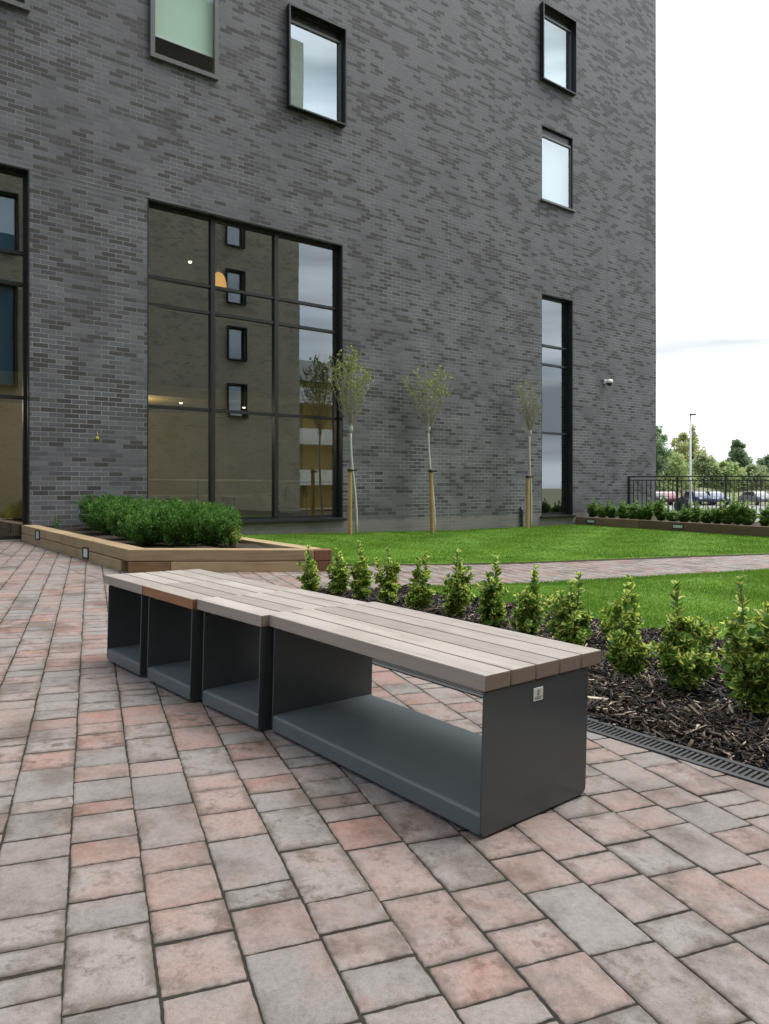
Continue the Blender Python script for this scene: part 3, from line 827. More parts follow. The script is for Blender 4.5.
for lv in (0, 1):
    zA, zB, zC, zD = [g(p.x) + lv * (bh + .006) - .005 for p in (A_, B_, C_, D_)]
    zs = {'A': zA, 'B': zB, 'C': zC, 'D': zD}
    # left side split into two timbers, breaking joint between the courses
    k = .46 if lv else .63
    mid = A_.lerp(B_, k); zm = zA + (zB - zA) * k
    d = (B_ - A_).normalized()
    sleeper('sleeper', A_, mid - d * .002, zA, zm, bh, .20, M['sleeper'], pl)
    sleeper('sleeper', mid + d * .002, B_ - d * (.0 if lv else .205), zm, zB, bh, .20, M['sleeper'], pl)
    d2 = (C_ - B_).normalized()
    b0 = B_ + (Vector((.0, .0, 0)) if not lv else d2 * .25)
    if lv:
        sleeper('sleeper', B_ + d2 * .004, C_ - d2 * .20, zB, zC, bh, .20, M['sleeper'], pl)
    else:
        sleeper('sleeper', B_ + d2 * .0, B_ + d2 * .42, zB, zB + (zC - zB) * .2, bh, .20, M['sleeper_brown'], pl)
        sleeper('sleeper', B_ + d2 * .424, C_ - d2 * .20, zB + (zC - zB) * .2, zC, bh, .20, M['sleeper'], pl)
    d3 = (D_ - C_).normalized()
    m = MB(); 
    p0 = C_ + d3 * .0; q0 = C_ + d3 * 2.2
    sleeper('sleeper', C_ + d3 * .209, q0, zC, zC + .04 * 2.2 / 5, bh, .20, M['sleeper'], pl)
    sleeper('sleeper', q0 + d3 * .004, D_, zC + .018, zD, bh, .20, M['sleeper'], pl)
for lv in (0, 1):      # reddish end grain block on the corner
    z = g(C_.x) + lv * (bh + .003) - .003; d2 = (C_ - B_).normalized()
    sleeper('sleeper_end', C_ - d2 * .197, C_ + d2 * .002, z, z, bh - .002, .205, M['sleeper_red'], pl)
inner = [A_.lerp(B_, .0) + Vector((.1, .12, 0)), B_ + Vector((.05, .15, 0)), C_ + Vector((-.15, .12, 0)), D_]
so = []
for i in range(13):
    for j in range(9):
        a, b = i / 12, j / 8
        p = (A_ + Vector((.1, .1, 0))).lerp(B_ + Vector((0.03, .12, 0)), a).lerp(D_.lerp(C_ + Vector((-.12, .1, 0)), a), b)
        so.append((p.x, p.y, g(p.x) + .19 + rng.normal(0, .012)))
sf = [(i * 9 + j, i * 9 + j + 1, (i + 1) * 9 + j + 1, (i + 1) * 9 + j) for i in range(12) for j in range(8)]
mesh('soil', so, sf, M['soil'], pl)
for px, py, _ in ((38, 535, 0), (86, 553, 0)):
    k = (px - CX) / F
    tt = (k * A_.y - A_.x) / ((B_ - A_).x - k * (B_ - A_).y)
    p = A_.lerp(B_, tt); z = ZC - (py - HZ) / F * p.y
    wall_light(pl, (p.x, p.y), (B_ - A_).normalized(), z, outL, .21, .135)

rpl = empty('timber_planter'); tag(rpl, 'long low bed edged with one dark brown sleeper below the black railing', 'planter')
rn = Vector((-rdir.y, rdir.x, 0))
if rn.x < 0: rn = -rn
side = 1
for k in range(4):
    a, b = rp(k * 2.2 - .1 + .002), rp((k + 1) * 2.2 - .1 - .002)
    sleeper('sleeper', a, b, -.04, -.04, .235, .11, M['sleeper_dark'], rpl, side)
s1 = rp(-.2, .1); s2 = rp(8.6, .1)
off = rn * 2.0
so = []
for i in range(30):
    for j in range(6):
        p = Vector((s1[0], s1[1], 0)).lerp(Vector((s2[0], s2[1], 0)), i / 29) + rn * (.0 + j * .5)
        so.append((p.x, p.y, .16 + rng.normal(0, .012)))
mesh('soil', so, [(i * 6 + j, i * 6 + j + 1, (i + 1) * 6 + j + 1, (i + 1) * 6 + j) for i in range(29) for j in range(5)], M['soil'], rpl)
for px in (591, 678):
    k = (px - CX) / F
    tt = (k * RP0[1] - RP0[0]) / (rdir.x - k * rdir.y)
    q = rp(tt)
    wall_light(rpl, q, Vector((rdir.x, rdir.y, 0)), .10, -rn, .30, .10)

# ================================================================== SHRUBS
front = [(312, 597, 545), (341, 598, 548), (363, 603, 541), (390, 607, 549), (420, 613, 552), (453, 620, 551), (490, 630, 553), (527, 640, 566), (573, 658, 573), (625, 680, 578), (684, 692, 584), (759, 716, 574)]
FL = ['small loose variegated shrub at the planter end of the bark bed', 'slim variegated shrub second from the planter end of the bark bed', 'variegated shrub with one tall thin leader, third from the planter end',
      'bushy variegated shrub fourth from the planter end of the bark bed', 'variegated shrub with a reddish yellow tip behind the middle of the seat', 'broad variegated shrub sixth from the planter end, behind the long seat',
      'tall narrow leader variegated shrub beside the path end of the near lawn', 'pointed variegated shrub behind the long bench seat, against the near lawn', 'leaning variegated shrub just above the near end of the bench seat',
      'twin topped variegated shrub right of the bench end', 'round variegated shrub with a single upright spike, in open bark', 'large bright variegated shrub cut by the right edge of the photograph']
FS = [(5, 6, 2), (6, 7, 2), (7, 8, 2), (8, 8, 3), (9, 8, 2), (10, 10, 3), (11, 8, 1), (12, 9, 3), (13, 11, 2), (14, 12, 4), (15, 13, 1), (16, 15, 1)]
for i, (px, py, ty) in enumerate(front):
    X, Y = G(px, py, .01); h = (py - ty) * Y / F
    o = shrub('variegated_shrub', h, [.085, .08, .08, .10, .085, .11, .085, .09, .125, .115, .135, .155][i], FS[i][1], M['euo'], FS[i][0], FS[i][2], (.050, .040))
    o.location = (X, Y, g(X) + .005); o.rotation_euler = (R([4, -6, 3, 7, -4, 2, -7, 5, -3, 6, -5, 3][i]), R([-5, 4, 6, -3, 5, -6, 3, 6, -7, -4, 4, -3][i]), i * 1.7)
    tag(o, FL[i], 'shrub', 'variegated shrubs in the bark bed')

ORD = ['first', 'second', 'third', 'fourth', 'fifth', 'sixth', 'seventh', 'eighth', 'ninth', 'tenth', 'eleventh', 'twelfth', 'thirteenth', 'fourteenth', 'fifteenth', 'sixteenth', 'seventeenth', 'eighteenth']
protos = [shrub('green_shrub', .52, .15, 17, M['euo_far'], 40 + i, 3, (.055, .036)) for i in range(4)]
used = set()
farx = [593, 602, 612, 624, 633, 641, 648, 661, 673, 684, 695, 707, 718, 728, 738, 748, 766]
tops = [500, 503, 501, 502, 501, 505, 500, 498, 507, 504, 503, 507, 504, 502, 497, 503, 503]
for i, px in enumerate(farx):
    k = (px - CX) / F; off = .38
    q = Vector(rp(0, off) if False else (RP0[0] + rn.x * off, RP0[1] + rn.y * off))
    tt = (k * q.y - q.x) / (rdir.x - k * rdir.y)
    X, Y = q.x + rdir.x * tt, q.y + rdir.y * tt
    pi = i % 4
    o = protos[pi] if pi not in used else copy_tree(protos[pi]); used.add(pi)
    h = ZC - (tops[i] - HZ) / F * Y - .16
    o.location = (X, Y, .155); s = h / .48; o.scale = (1.25, 1.25, s); o.rotation_euler = (0, 0, i * 2.1)
    tag(o, 'dark green upright shrub, %s from the brick wall in the bed below the black railing' % ORD[i], 'shrub', 'shrubs below the railing')

hp = [box_bush('hedge_shrub', .47, .33, 10000, M['box'], 60 + i) for i in range(3)]
used = set(); n = 0
for px, py in ((107, 530.5), (134, 531), (166, 531.5), (113, 535), (145, 535.5), (178, 536), (206, 537), (128, 540), (160, 541.5), (191, 542.5), (214, 543), (147, 546), (178, 547), (208, 547)):
    X, Y = G(px, py, .18); pi = n % 3
    o = hp[pi] if pi not in used else copy_tree(hp[pi]); used.add(pi)
    X += rng.normal(0, .03); o.location = (X, Y, g(X) + .17); o.scale = (.9 + .2 * rng.random(), .9 + .2 * rng.random(), (.80 + .26 * rng.random())); o.rotation_euler = (0, 0, n * 1.3)
    tag(o, 'dense dark green fine leaved shrub grown into the hedge in the sleeper planter', 'shrub', 'hedge shrubs in the sleeper planter'); n += 1
X, Y = G(233, 548, .19)
o = shrub('variegated_shrub', .30, .12, 9, M['euo'], 77, 1, (.04, .022)); o.location = (-1.83, 8.75, g(-1.8) + .18)
tag(o, 'small yellow green shrub at the right end of the hedge in the sleeper planter', 'shrub')
o = shrub('small_sprig', .26, .05, 3, M['box'], 78, 1, (.03, .017)); p = A_.lerp(B_, .10).lerp(D_, .14); o.location = (p.x + .1, p.y, g(p.x) + .18)
tag(o, 'thin lone green sprig left of the hedge against the brick pier', 'plant')

# ================================================================== YOUNG TREES AND STAKES
def on_off_wall(px, s): t = wall_t(px, -s); p = WL(t, -s); return p
def young_tree(pxb, pxt, ycrown, ytop, wl, wr, dens, seed, label):
    r = np.random.default_rng(seed)
    b = on_off_wall(pxb, .45); b.z = g(b.x) + .0
    sc_ = b.y / F; dirx = Vector((1, 0, 0))
    def at(px, py): return np.array([(px - CX) * sc_ - b.x, 0, ZC - (py - HZ) * sc_ - b.z])
    root = empty('young_tree', b); tag(root, label, 'tree', 'staked young trees on the lawn')
    cb = at(pxt, ycrown)
    tr = MB(); pts = [np.array([0, 0, -.03]) * (1 - t) + cb * t + np.array([math.sin(t * 6) * .02, math.cos(t * 5) * .02, 0]) for t in np.linspace(0, 1, 9)]
    tr.tube(pts, np.linspace(.030, .020, 9), 8); tr.lathe([(.02, -.10), (.042, -.03), (.034, .05), (.018, .10)], tuple(cb), 8)
    tr.build('trunk', M['trunk_pale'], root, smooth=True)
    top = at((wl + wr) / 2, ytop)[2]; wid = (wr - wl) * sc_ / 2; hc = top - cb[2]; cxm = ((wl + wr) / 2 - CX) * sc_ - b.x
    br = MB(); P = []; D = []
    for i in range(24):
        a = i * 2.4 + r.normal(0, .3); q = math.sqrt((i + .5) / 24)
        zz = hc * (1 - .30 * q ** 2) * (.70 + .32 * r.random())
        e = np.array([cxm + wid * q * math.cos(a), wid * q * math.sin(a), cb[2] + zz])
        m1 = cb + (e - cb) * .42 + np.array([math.cos(a), math.sin(a), -.25]) * wid * .26 * q
        pts = [cb * (1 - t) ** 2 + m1 * 2 * t * (1 - t) + e * t * t + r.normal(0, .012, 3) * t for t in np.linspace(0, 1, 8)]
        br.tube(pts, np.linspace(.008, .0025, 8), 4)
        for s_ in range(13):
            t = .22 + .78 * r.random(); c = cb * (1 - t) ** 2 + m1 * 2 * t * (1 - t) + e * t * t
            a2 = r.random() * 6.283; ln = .10 + .20 * r.random()
            d2 = unit(np.array([math.cos(a2) * .7, math.sin(a2) * .7, .5 + r.random()]))
            e2_ = c + d2 * ln; br.tube([c, (c + e2_) / 2 + r.normal(0, .012, 3), e2_], [.0032, .0026, .0018], 3)
            hz_ = (e2_[2] - cb[2]) / hc
            for k in range(int(dens * (.15 + 2.0 * max(0, hz_) ** 2) * r.random() * 2)):
                u = .2 + .8 * r.random(); P.append(c + (e2_ - c) * u); D.append(d2 + r.normal(0, .8, 3))
    br.build('branches', M['twig'], root)
    P = np.array(P); N = r.normal(0, .6, (len(P), 3)) + [0, -.4, .6]
    add_leaves('foliage', P, np.array(D), N, .050 * (.7 + .6 * r.random(len(P))), .030, M['birch'], root)
    return root
def stake(px0, px1, ytop, label):
    b = on_off_wall(px0, .50); z0 = g(b.x); sc_ = b.y / F; top = ZC - (ytop - HZ) * sc_ - z0
    root = empty('tree_stake', (b.x, b.y, z0), R(20)); tag(root, label, 'stake', 'wooden stakes beside the young trees')
    dx = (px1 - px0) * sc_
    m = MB().tube([(0, 0, -.1), (dx * .5, 0, top * .5), (dx, 0, top)], [.043, .042, .041], 10).build('post', M['stake'], root, smooth=False)
    MB().lathe([(.053, -.05), (.053, 0)], (dx, 0, top - .02), 10).box(dx + .03, dx + .14, -.014, .014, top - .06, top - .03).build('tie', M['black'], root)
young_tree(356.5, 351, 428, 346, 325, 372, 5.0, 21, 'young tree with the fullest green crown, overlapping the big window edge')
young_tree(434.5, 428.5, 428, 361, 400, 456, 2.6, 22, 'middle young tree with an open wide twiggy crown')
young_tree(530.5, 530, 432, 379, 514, 541, 1.1, 23, 'sparse narrow young tree beside the tall slim window')
stake(350, 350, 468, 'round pine stake by the big window edge, beside the fullest young tree')
stake(432.5, 430.5, 469, 'slightly leaning pine stake beside the middle young tree')
stake(527.5, 528, 475, 'pine stake beside the sparse young tree by the slim window')

# ================================================================== BRICK BUILDING
bld = empty('brick_building', M=BM); tag(bld, 'dark grey brick building with black framed windows behind the lawn', 'building')
T0, T1, ZTOP = -9.0, wall_t(656), 17.5
DEP = .18
# openings (t0, t1, z0, z1)
tl, zt = Wp(147.2, 197.8); tr_, _ = Wp(343, 244.5)
zs = Wp(320, 518.5)[1]
o_big = (tl, tr_, zs, zt)
td = Wp(29.5, 169)[0]; o_door = (td - 3.9, td, g(-5.6) + .02, zt)
ts0, ts1 = wall_t(541.5), wall_t(573); o_slim = (ts0, ts1, Wp(541.5, 516)[1], zt)
a0, _ = Wp(150.5, 57, -.06); a1, _ = Wp(219, 81, -.06); zA0 = Wp(150.5, 55.5, -.06)[1]; o_A = (a0, a1, zA0, zA0 + 1.75)
b0 = Wp(289.5, 50, -.12)[0] + .03; b1 = Wp(347, 50, -.12)[0] - .03; zB0 = Wp(289.5, 105, -.12)[1] + .03; zB1 = Wp(289.5, 2.5, -.12)[1] - .03; o_B = (b0, b1, zB0, zB1)
c0_, c1_ = wall_t(543.7, -.12) + .03, wall_t(577, -.12) - .03; zC0 = Wp(543.7, 78, -.12)[1] + .03; zC1 = Wp(543.7, 1, -.12)[1] - .03; o_C = (c0_, c1_, zC0, zC1)
d0, d1 = wall_t(541.5), wall_t(573); zD0 = Wp(541.5, 199.5)[1]; zD1 = Wp(541.5, 124)[1]; o_D = (d0, d1, zD0, zD1)
e1_ = Wp(30.5, 11, -.06); o_E = (e1_[0] - (a1 - a0), e1_[0], e1_[1], e1_[1] + 1.75)
OPEN = [o_big, o_door, o_slim, o_A, o_B, o_C, o_D, o_E]
def wall_mesh(name, T0, T1, Z0, Z1, opens, th, mat, parent):
    ts = sorted({T0, T1} | {v for o in opens for v in o[:2]}); zs_ = sorted({Z0, Z1} | {v for o in opens for v in o[2:]})
    V = []; Fc = []
    def solid(i, j):
        if i < 0 or j < 0 or i >= len(ts) - 1 or j >= len(zs_) - 1: return False
        t = (ts[i] + ts[i + 1]) / 2; z = (zs_[j] + zs_[j + 1]) / 2
        return not any(o[0] < t < o[1] and o[2] < z < o[3] for o in opens)
    def quad(*p): b = len(V); V.extend(p); Fc.append((b, b + 1, b + 2, b + 3))
    for i in range(len(ts) - 1):
        for j in range(len(zs_) - 1):
            if not solid(i, j): continue
            a, b, c, d = ts[i], ts[i + 1], zs_[j], zs_[j + 1]
            quad((a, 0, c), (b, 0, c), (b, 0, d), (a, 0, d)); quad((b, th, c), (a, th, c), (a, th, d), (b, th, d))
            if not solid(i - 1, j): quad((a, th, c), (a, 0, c), (a, 0, d), (a, th, d))
            if not solid(i + 1, j): quad((b, 0, c), (b, th, c), (b, th, d), (b, 0, d))
            if not solid(i, j - 1): quad((a, th, c), (b, th, c), (b, 0, c), (a, 0, c))
            if not solid(i, j + 1): quad((a, 0, d), (b, 0, d), (b, th, d), (a, th, d))
    return mesh(name, V, Fc, mat, parent)
wall_mesh('wall', T0, T1, -.3, ZTOP, OPEN, .42, M['brick'], bld)
m = MB(); m.box(T1 - .4, T1, .4215, 14, -1.2, ZTOP); m.build('side_wall', M['brick'], bld)
m = MB(); m.box(T0, T1 - .402, 13.6, 14, -1.2, ZTOP); m.build('rear_wall', M['brick'], bld)
MB().box(T0, T1 - .402, .4215, 13.598, ZTOP - .4, ZTOP - .1).build('roof', M['ceil'], bld)

def window(op, rev, mull=(), trans=(), hood=0.0, fr=.055, lining=True, fm='frame', sill=True, glass='glass', label=None, head=0.0):
    """frame as the part; lining, mullions, transoms, panes and sill as its pieces.  rev: depth of the glass behind the brick face"""
    t0, t1, z0, z1 = op; e = .003; zfull = z1; z1 = z1 - head
    w = MB()
    w.box(t0 + e, t1 - e, rev - .03, rev + .05, z1 - fr - e, z1 - e); w.box(t0 + e, t1 - e, rev - .03, rev + .05, z0 + e, z0 + fr + e)
    w.box(t0 + e, t0 + fr + e, rev - .0295, rev + .0495, z0 + fr + e, z1 - fr - e); w.box(t1 - fr - e, t1 - e, rev - .0295, rev + .0495, z0 + fr + e, z1 - fr - e)
    f = w.build('window', M[fm], bld)
    if label: f['label'] = label
    if head: MB().box(t0 + e, t1 - e, rev + .01, rev + .05, z1 + .001, zfull - e).build('header_panel', M['frame'], f)
    z1 = zfull
    if lining:
        l = MB(); lt = .018; y0 = -hood if hood else .004
        x = lt if hood else 0; y1 = rev - .031
        l.box(t0 + e - x, t0 + e + lt - x, y0, y1, z0 + e, z1 - e); l.box(t1 - e - lt + x, t1 - e + x, y0, y1, z0 + e, z1 - e)
        l.box(t0 + e - x, t1 - e + x, y0, y1, z1 - e + .001, z1 - e + .001 + lt) if hood else l.box(t0 + e + lt, t1 - e - lt, y0, y1, z1 - e - lt, z1 - e)
        if hood: l.box(t0 + e - x, t1 - e + x, y0, y1, z0 + e - lt - .001, z0 + e - .001)
        if hood:          # outside the wall only: the inside stops at the brick opening
            l = MB()
            l.box(t0 - .03, t0 - .001, -hood, -.002, z0 - .03, z1 + .03); l.box(t1 + .001, t1 + .03, -hood, -.002, z0 - .03, z1 + .03)
            l.box(t0 - .001, t1 + .001, -hood + .001, -.002, z1 + .001, z1 + .03); l.box(t0 - .001, t1 + .001, -hood + .001, -.002, z0 - .03, z0 - .001)
            for a, b in ((t0 + .001, t0 + .012), (t1 - .012, t1 - .001)): l.box(a, b, -.0018, y1, z0 + .001, z1 - .001)
            l.box(t0 + .0125, t1 - .0125, -.0018, y1, z1 - .012, z1 - .001); l.box(t0 + .0125, t1 - .0125, -.0018, y1, z0 + .001, z0 + .012)
        l.build('hood' if hood else 'reveal_lining', M['frame'], f)
    ml = sorted(mull); tl_ = sorted(trans)
    for x in ml: MB().box(x - .04, x + .04, rev - .06, rev + .0485, z0 + fr + .004, z1 - fr - .004).build('mullion', M[fm], f)
    z1 = zfull - head
    xs = [t0 + fr + .003] + ml + [t1 - fr - .003]; zz = [z0 + fr + .003] + tl_ + [z1 - fr - .003]
    for z in tl_: 
        for i in range(len(xs) - 1):
            a = xs[i] + (.041 if i else .001); b = xs[i + 1] - (.041 if i < len(xs) - 2 else .001)
            MB().box(a, b, rev - .045, rev + .045, z - .026, z + .026).build('transom', M[fm], f)
    for i in range(len(xs) - 1):
        for j in range(len(zz) - 1):
            a = xs[i] + (.041 if i else .0); b = xs[i + 1] - (.041 if i < len(xs) - 2 else .0)
            c = zz[j] + (.027 if j else 0); d = zz[j + 1] - (.027 if j < len(zz) - 2 else 0)
            r_ = random.uniform(-.0012, .0012)
            mesh('pane', [(a, rev + r_, c), (b, rev - r_, c), (b, rev - r_, d), (a, rev + r_, d)], [(0, 1, 2, 3)], M[glass], f)
    if sill:
        s = MB(); s.prism([(-.055, z0 - .028), (-.055, z0 - .004), (rev - .032, z0 + .012), (rev - .032, z0 - .028 + .02)], t0 - .04, t1 + .04, axis='x') if False else s.box(t0 - .05, t1 + .05, -.07, -.003, z0 - .045, z0 - .006)
        s.box(t0 + .004, t1 - .004, -.0025, rev - .032, z0 + .0015, z0 + .012)
        s.build('sill', M['frame_grey' if fm == 'frame_grey' else 'frame'], f)
    return f
zT = [Wp(147.2, y, DEP - .03)[1] for y in (406, 303.5, 275.5)]
mB = [Wp(x, 400, DEP - .03)[0] for x in (212.5, 275.8)]
window(o_big, DEP, mB, zT, label='large three bay window')
window(o_door, DEP, [td - 1.3, td - 2.6], zT, label='tall glazed bay at the left edge', sill=False)
window(o_slim, DEP, [], zT, label='tall slim window')
window(o_A, -.03, [], [], fr=.075, lining=False, sill=False, fm='frame_grey', glass='glass_mid', label='grey framed window with a half drawn blind')
window(o_E, -.03, [], [], fr=.075, lining=False, sill=False, fm='frame_grey', glass='glass_mid')
window(o_B, .045, [], [], hood=.12, sill=False, fm='frame_grey', fr=.045, head=.17, glass='glass_up', label='window in a projecting black hood, above the big window')
window(o_C, .045, [], [], hood=.12, sill=False, fm='frame_grey', fr=.045, head=.17, glass='glass_up', label='topmost hooded window near the corner')
window(o_D, .065, [], [], fm='frame_grey', head=.20, fr=.06, glass='glass_up', label='recessed window above the slim one')
# small rooms with blinds behind the upper windows
for op, rev, low, mt in ((o_A, -.03, .45, 'blind'), (o_E, -.03, .30, 'blind'), (o_B, .07, .0, 'blind_white'), (o_C, .07, .0, 'blind_white'), (o_D, .10, .0, 'blind_white')):
    t0, t1, z0, z1 = op
    m = MB(); m.box(t0 - .3, t1 + .3, .43, 3.0, z0 - .55, z0 - .5); m.box(t0 - .3, t1 + .3, .43, 3.0, z1 + .3, z1 + .35)
    m.box(t0 - .35, t0 - .301, .43, 3.0, z0 - .5, z1 + .3); m.box(t1 + .301, t1 + .35, .43, 3.0, z0 - .5, z1 + .3); m.box(t0 - .3, t1 + .3, 3.001, 3.05, z0 - .5, z1 + .3)
    m.build('room', M['greyplaster'], bld)
    zl = z0 + low * (1.0 if low else 0) if low else z0 + .02
    b = MB().box(t0 + .02, t1 - .02, rev + .10, rev + .104, zl, z1).build('blind', M[mt], bld)
    if low: MB().box(t0 + .02, t1 - .02, rev + .085, rev + .0985, zl - .025, zl + .012).build('blind_bar', M['bright'], b)
# ground floor hall behind the tall glazing
hz0, hz1 = .05, 6.2; HT0, HT1 = T0 + .5, T1 - .45; HD = 7.0
MB().box(HT0, HT1, .423, HD, hz0 - .1, hz0).build('hall_floor', M['floor_in'], bld)
MB().box(HT0, HT1, .423, HD, hz1, hz1 + .1).build('hall_ceiling', M['ceil'], bld)
MB().box(HT0, HT1, HD, HD + .1, hz0, 2.95).build('hall_wall', M['ochre'], bld)
MB().box(HT0, HT1, HD - .03, HD + .1, 2.951, hz1).build('hall_wall', M['greyplaster'], bld)
MB().box(HT0, HT1, 3.6, HD - .031, 2.95, 3.2).build('gallery_floor', M['ochre'], bld)
MB().box(tr_ + 1.2, tr_ + 1.35, .423, 3.59, hz0, hz1 - .001).build('partition', M['ochre'], bld)
for (px, py, dd) in ((190, 262, 3.0), (181, 413, 4.6), (244, 418, 4.6)):
    t, z = Wp(px, py, dd)
    z = 2.945 if dd > 3.6 else z
    MB().lathe([(.035, 0), (.035, .02), (.045, .03)], (t, dd, z - .02), 12).build('downlight', M['lamp_on'], bld)
MB().box(HT0 - .1, HT0 - .002, .423, HD, hz0, hz1).build('hall_end', M['greyplaster'], bld); MB().box(HT1 + .002, HT1 + .03, .423, HD, hz0, hz1).build('hall_end', M['greyplaster'], bld)
# amber pendant
t, z = Wp(218.5, 283, 1.4)
pp = WL(t, 1.4, z); pn = empty('pendant_lamp', pp); tag(pn, 'lit amber dome pendant seen through the big window', 'lamp')
MB().lathe([(.16, -.10), (.155, 0), (.13, .10), (.09, .17), (.03, .21)], (0, 0, 0), 20).build('lamp_shade', M['amber'], pn, smooth=True)
MB().tube([(0, 0, .2), (0, 0, hz1 - z)], .006, 5).build('cord', M['black'], pn)
for tt in (2.8, -1.6):
    la = bpy.data.lights.new('hall lamp', 'POINT'); la.energy = 26; la.color = (1, .82, .55); la.shadow_soft_size = .2
    lo = bpy.data.objects.new('hall_lamp', la); lo.location = WL(tt, 4.4, 2.6); COL.objects.link(lo)
# inside: balustrade, timber counter, seated person
def local_empty(name, t, y, z=hz0, rz=0): return empty(name, M=BM @ Matrix.Translation((t, y, z)) @ Matrix.Rotation(rz, 4, 'Z'))
bal = local_empty('balustrade', tl + .1, .95); tag(bal, 'thin metal balustrade inside the big window', 'railing')
W_ = tr_ - tl + .8
MB().tube([(0, 0, 1.03), (W_, 0, 1.03)], .022, 8).build('handrail', M['oak'], bal)
for i in range(5): MB().tube([(i * W_ / 4, 0, 0), (i * W_ / 4, 0, 1.01)], .016, 6).build('post', M['fence'], bal)
ct = local_empty('counter', tl - .2, 1.9); tag(ct, 'long pale timber counter on legs inside the big window', 'counter')
MB().box(0, W_ - .4, -.3, .3, .70, .75).build('top', M['oak'], ct, bevel=.005)
for i in range(4): MB().box(.1 + i * 1.2, .16 + i * 1.2, -.25, .25, 0, .699).build('leg', M['fence'], ct)

# ---------------- people
def person(root, joints, edges, radii, mat, sub=2):
    me = bpy.data.meshes.new('person_body'); me.from_pydata([tuple(j) for j in joints], edges, []); me.materials.append(mat)
    o = bpy.data.objects.new('body', me); COL.objects.link(o); o.parent = root
    md = o.modifiers.new('skin', 'SKIN'); sv = me.skin_vertices[0].data
    for i, r_ in enumerate(radii): sv[i].radius = r_ if isinstance(r_, tuple) else (r_, r_)
    sv[0].use_root = True
    o.modifiers.new('sub', 'SUBSURF').levels = sub; o.modifiers['sub'].render_levels = sub
    md.use_smooth_shade = True
    return o
def head(root, c, face=(0, -1), hair=True):
    s = MB(); fx, fy = face; c = Vector(c)
    Mx = Matrix.Translation(c) @ Matrix(((-fy, -fx, 0, 0), (fx, -fy, 0, 0), (0, 0, 1, 0), (0, 0, 0, 1)))   # local -y looks along face
    prof = [(.035, -.125), (.058, -.105), (.070, -.06), (.076, 0), (.074, .05), (.056, .09), (.025, .112), (.004, .116)]
    s.lathe(prof, (0, 0, 0), 16, Mx)
    s.add([Mx @ Vector(v) for v in ((-.012, -.070, .005), (.012, -.070, .005), (.014, -.074, -.035), (-.014, -.074, -.035), (0, -.098, -.032))], [(0, 1, 4), (1, 2, 4), (2, 3, 4), (3, 0, 4)])
    for x in (-.078, .078): s.box(x - .006, x + .006, -.015, .015, -.03, .03, Mx)
    h = s.build('head', M['skin'], root, smooth=True)
    f = MB()
    for x in (-.028, .028): f.box(x - .011, x + .011, -.077, -.066, -.002, .010, Mx)
    f.box(-.022, .022, -.072, -.060, -.068, -.060, Mx); f.build('eyes_and_mouth', M['hair'], h)
    if hair: 
        hp_ = MB().lathe([(.081, .0), (.083, .05), (.066, .10), (.03, .124), (.004, .127)], (0, .012, .005), 16, Mx); hp_.build('hair', M['hair'], root, smooth=True)
t, z = Wp(292, 487, 1.55)
sp = local_empty('person', t, 1.45); tag(sp, 'person in a dark hooded jacket sitting behind the big window, seen from the back', 'person')
J = [(0, 0, .50), (0, .02, .72), (0, .03, .92), (0, .03, 1.02), (0, .02, 1.10), (-.10, 0, .47), (-.13, .40, .48), (-.13, .42, .06), (-.13, .52, .03), (.10, 0, .47), (.13, .40, .48), (.13, .42, .06), (.13, .52, .03), (-.19, .03, .92), (-.25, .08, .68), (-.14, .32, .72), (.19, .03, .92), (.25, .08, .68), (.14, .32, .72)]
E_ = [(0, 1), (1, 2), (2, 3), (3, 4), (0, 5), (5, 6), (6, 7), (7, 8), (0, 9), (9, 10), (10, 11), (11, 12), (2, 13), (13, 14), (14, 15), (2, 16), (16, 17), (17, 18)]
person(sp, J, E_, [(.17, .12), (.19, .13), (.18, .11), (.07, .07), (.06, .06), .09, .07, .05, .04, .09, .07, .05, .04, .075, .055, .04, .075, .055, .04], M['coat'])
head(sp, (0, .03, 1.16), (0, 1))
MB().lathe([(.115, -.10), (.12, .0), (.09, .10), (.03, .14)], (0, .0, 1.16), 14).build('hood', M['coat'], sp, smooth=True)
stl = local_empty('stool', t, 1.45); tag(stl, 'low pale stool under the person behind the big window', 'stool')
MB().box(-.25, .25, -.19, .19, .36, .41).build('seat', M['white_rail'], stl, bevel=.01)
for x in (-.2, .2):
    for y in (-.15, .15): MB().tube([(x, y, 0), (x, y, .359)], .014, 6).build('leg', M['fence'], stl)

pr = empty('person', ((682 - CX) / F * 28, 28, -.93)); tag(pr, 'person in dark clothes standing beyond the black railing', 'person')
J = [(0, 0, .95), (0, 0, 1.15), (0, 0, 1.38), (0, -.01, 1.48), (0, -.02, 1.54), (-.10, 0, .88), (-.11, -.02, .48), (-.11, .02, .08), (-.11, -.12, .04), (.10, 0, .88), (.11, .02, .48), (.11, .05, .08), (.11, -.09, .04), (-.19, 0, 1.40), (-.25, .03, 1.12), (-.23, -.08, .88), (-.22, -.10, .80), (.19, 0, 1.40), (.25, .03, 1.12), (.23, -.08, .88), (.22, -.10, .80)]
E2 = [(0, 1), (1, 2), (2, 3), (3, 4), (0, 5), (5, 6), (6, 7), (7, 8), (0, 9), (9, 10), (10, 11), (11, 12), (2, 13), (13, 14), (14, 15), (15, 16), (2, 17), (17, 18), (18, 19), (19, 20)]
person(pr, J, E2, [(.17, .12), (.17, .12), (.18, .11), (.065, .065), (.055, .055), .10, .075, .055, .05, .10, .075, .055, .05, .08, .06, .045, .03, .08, .06, .045, .03], M['coat'])
head(pr, (0, -.02, 1.64), (.3, -.954))

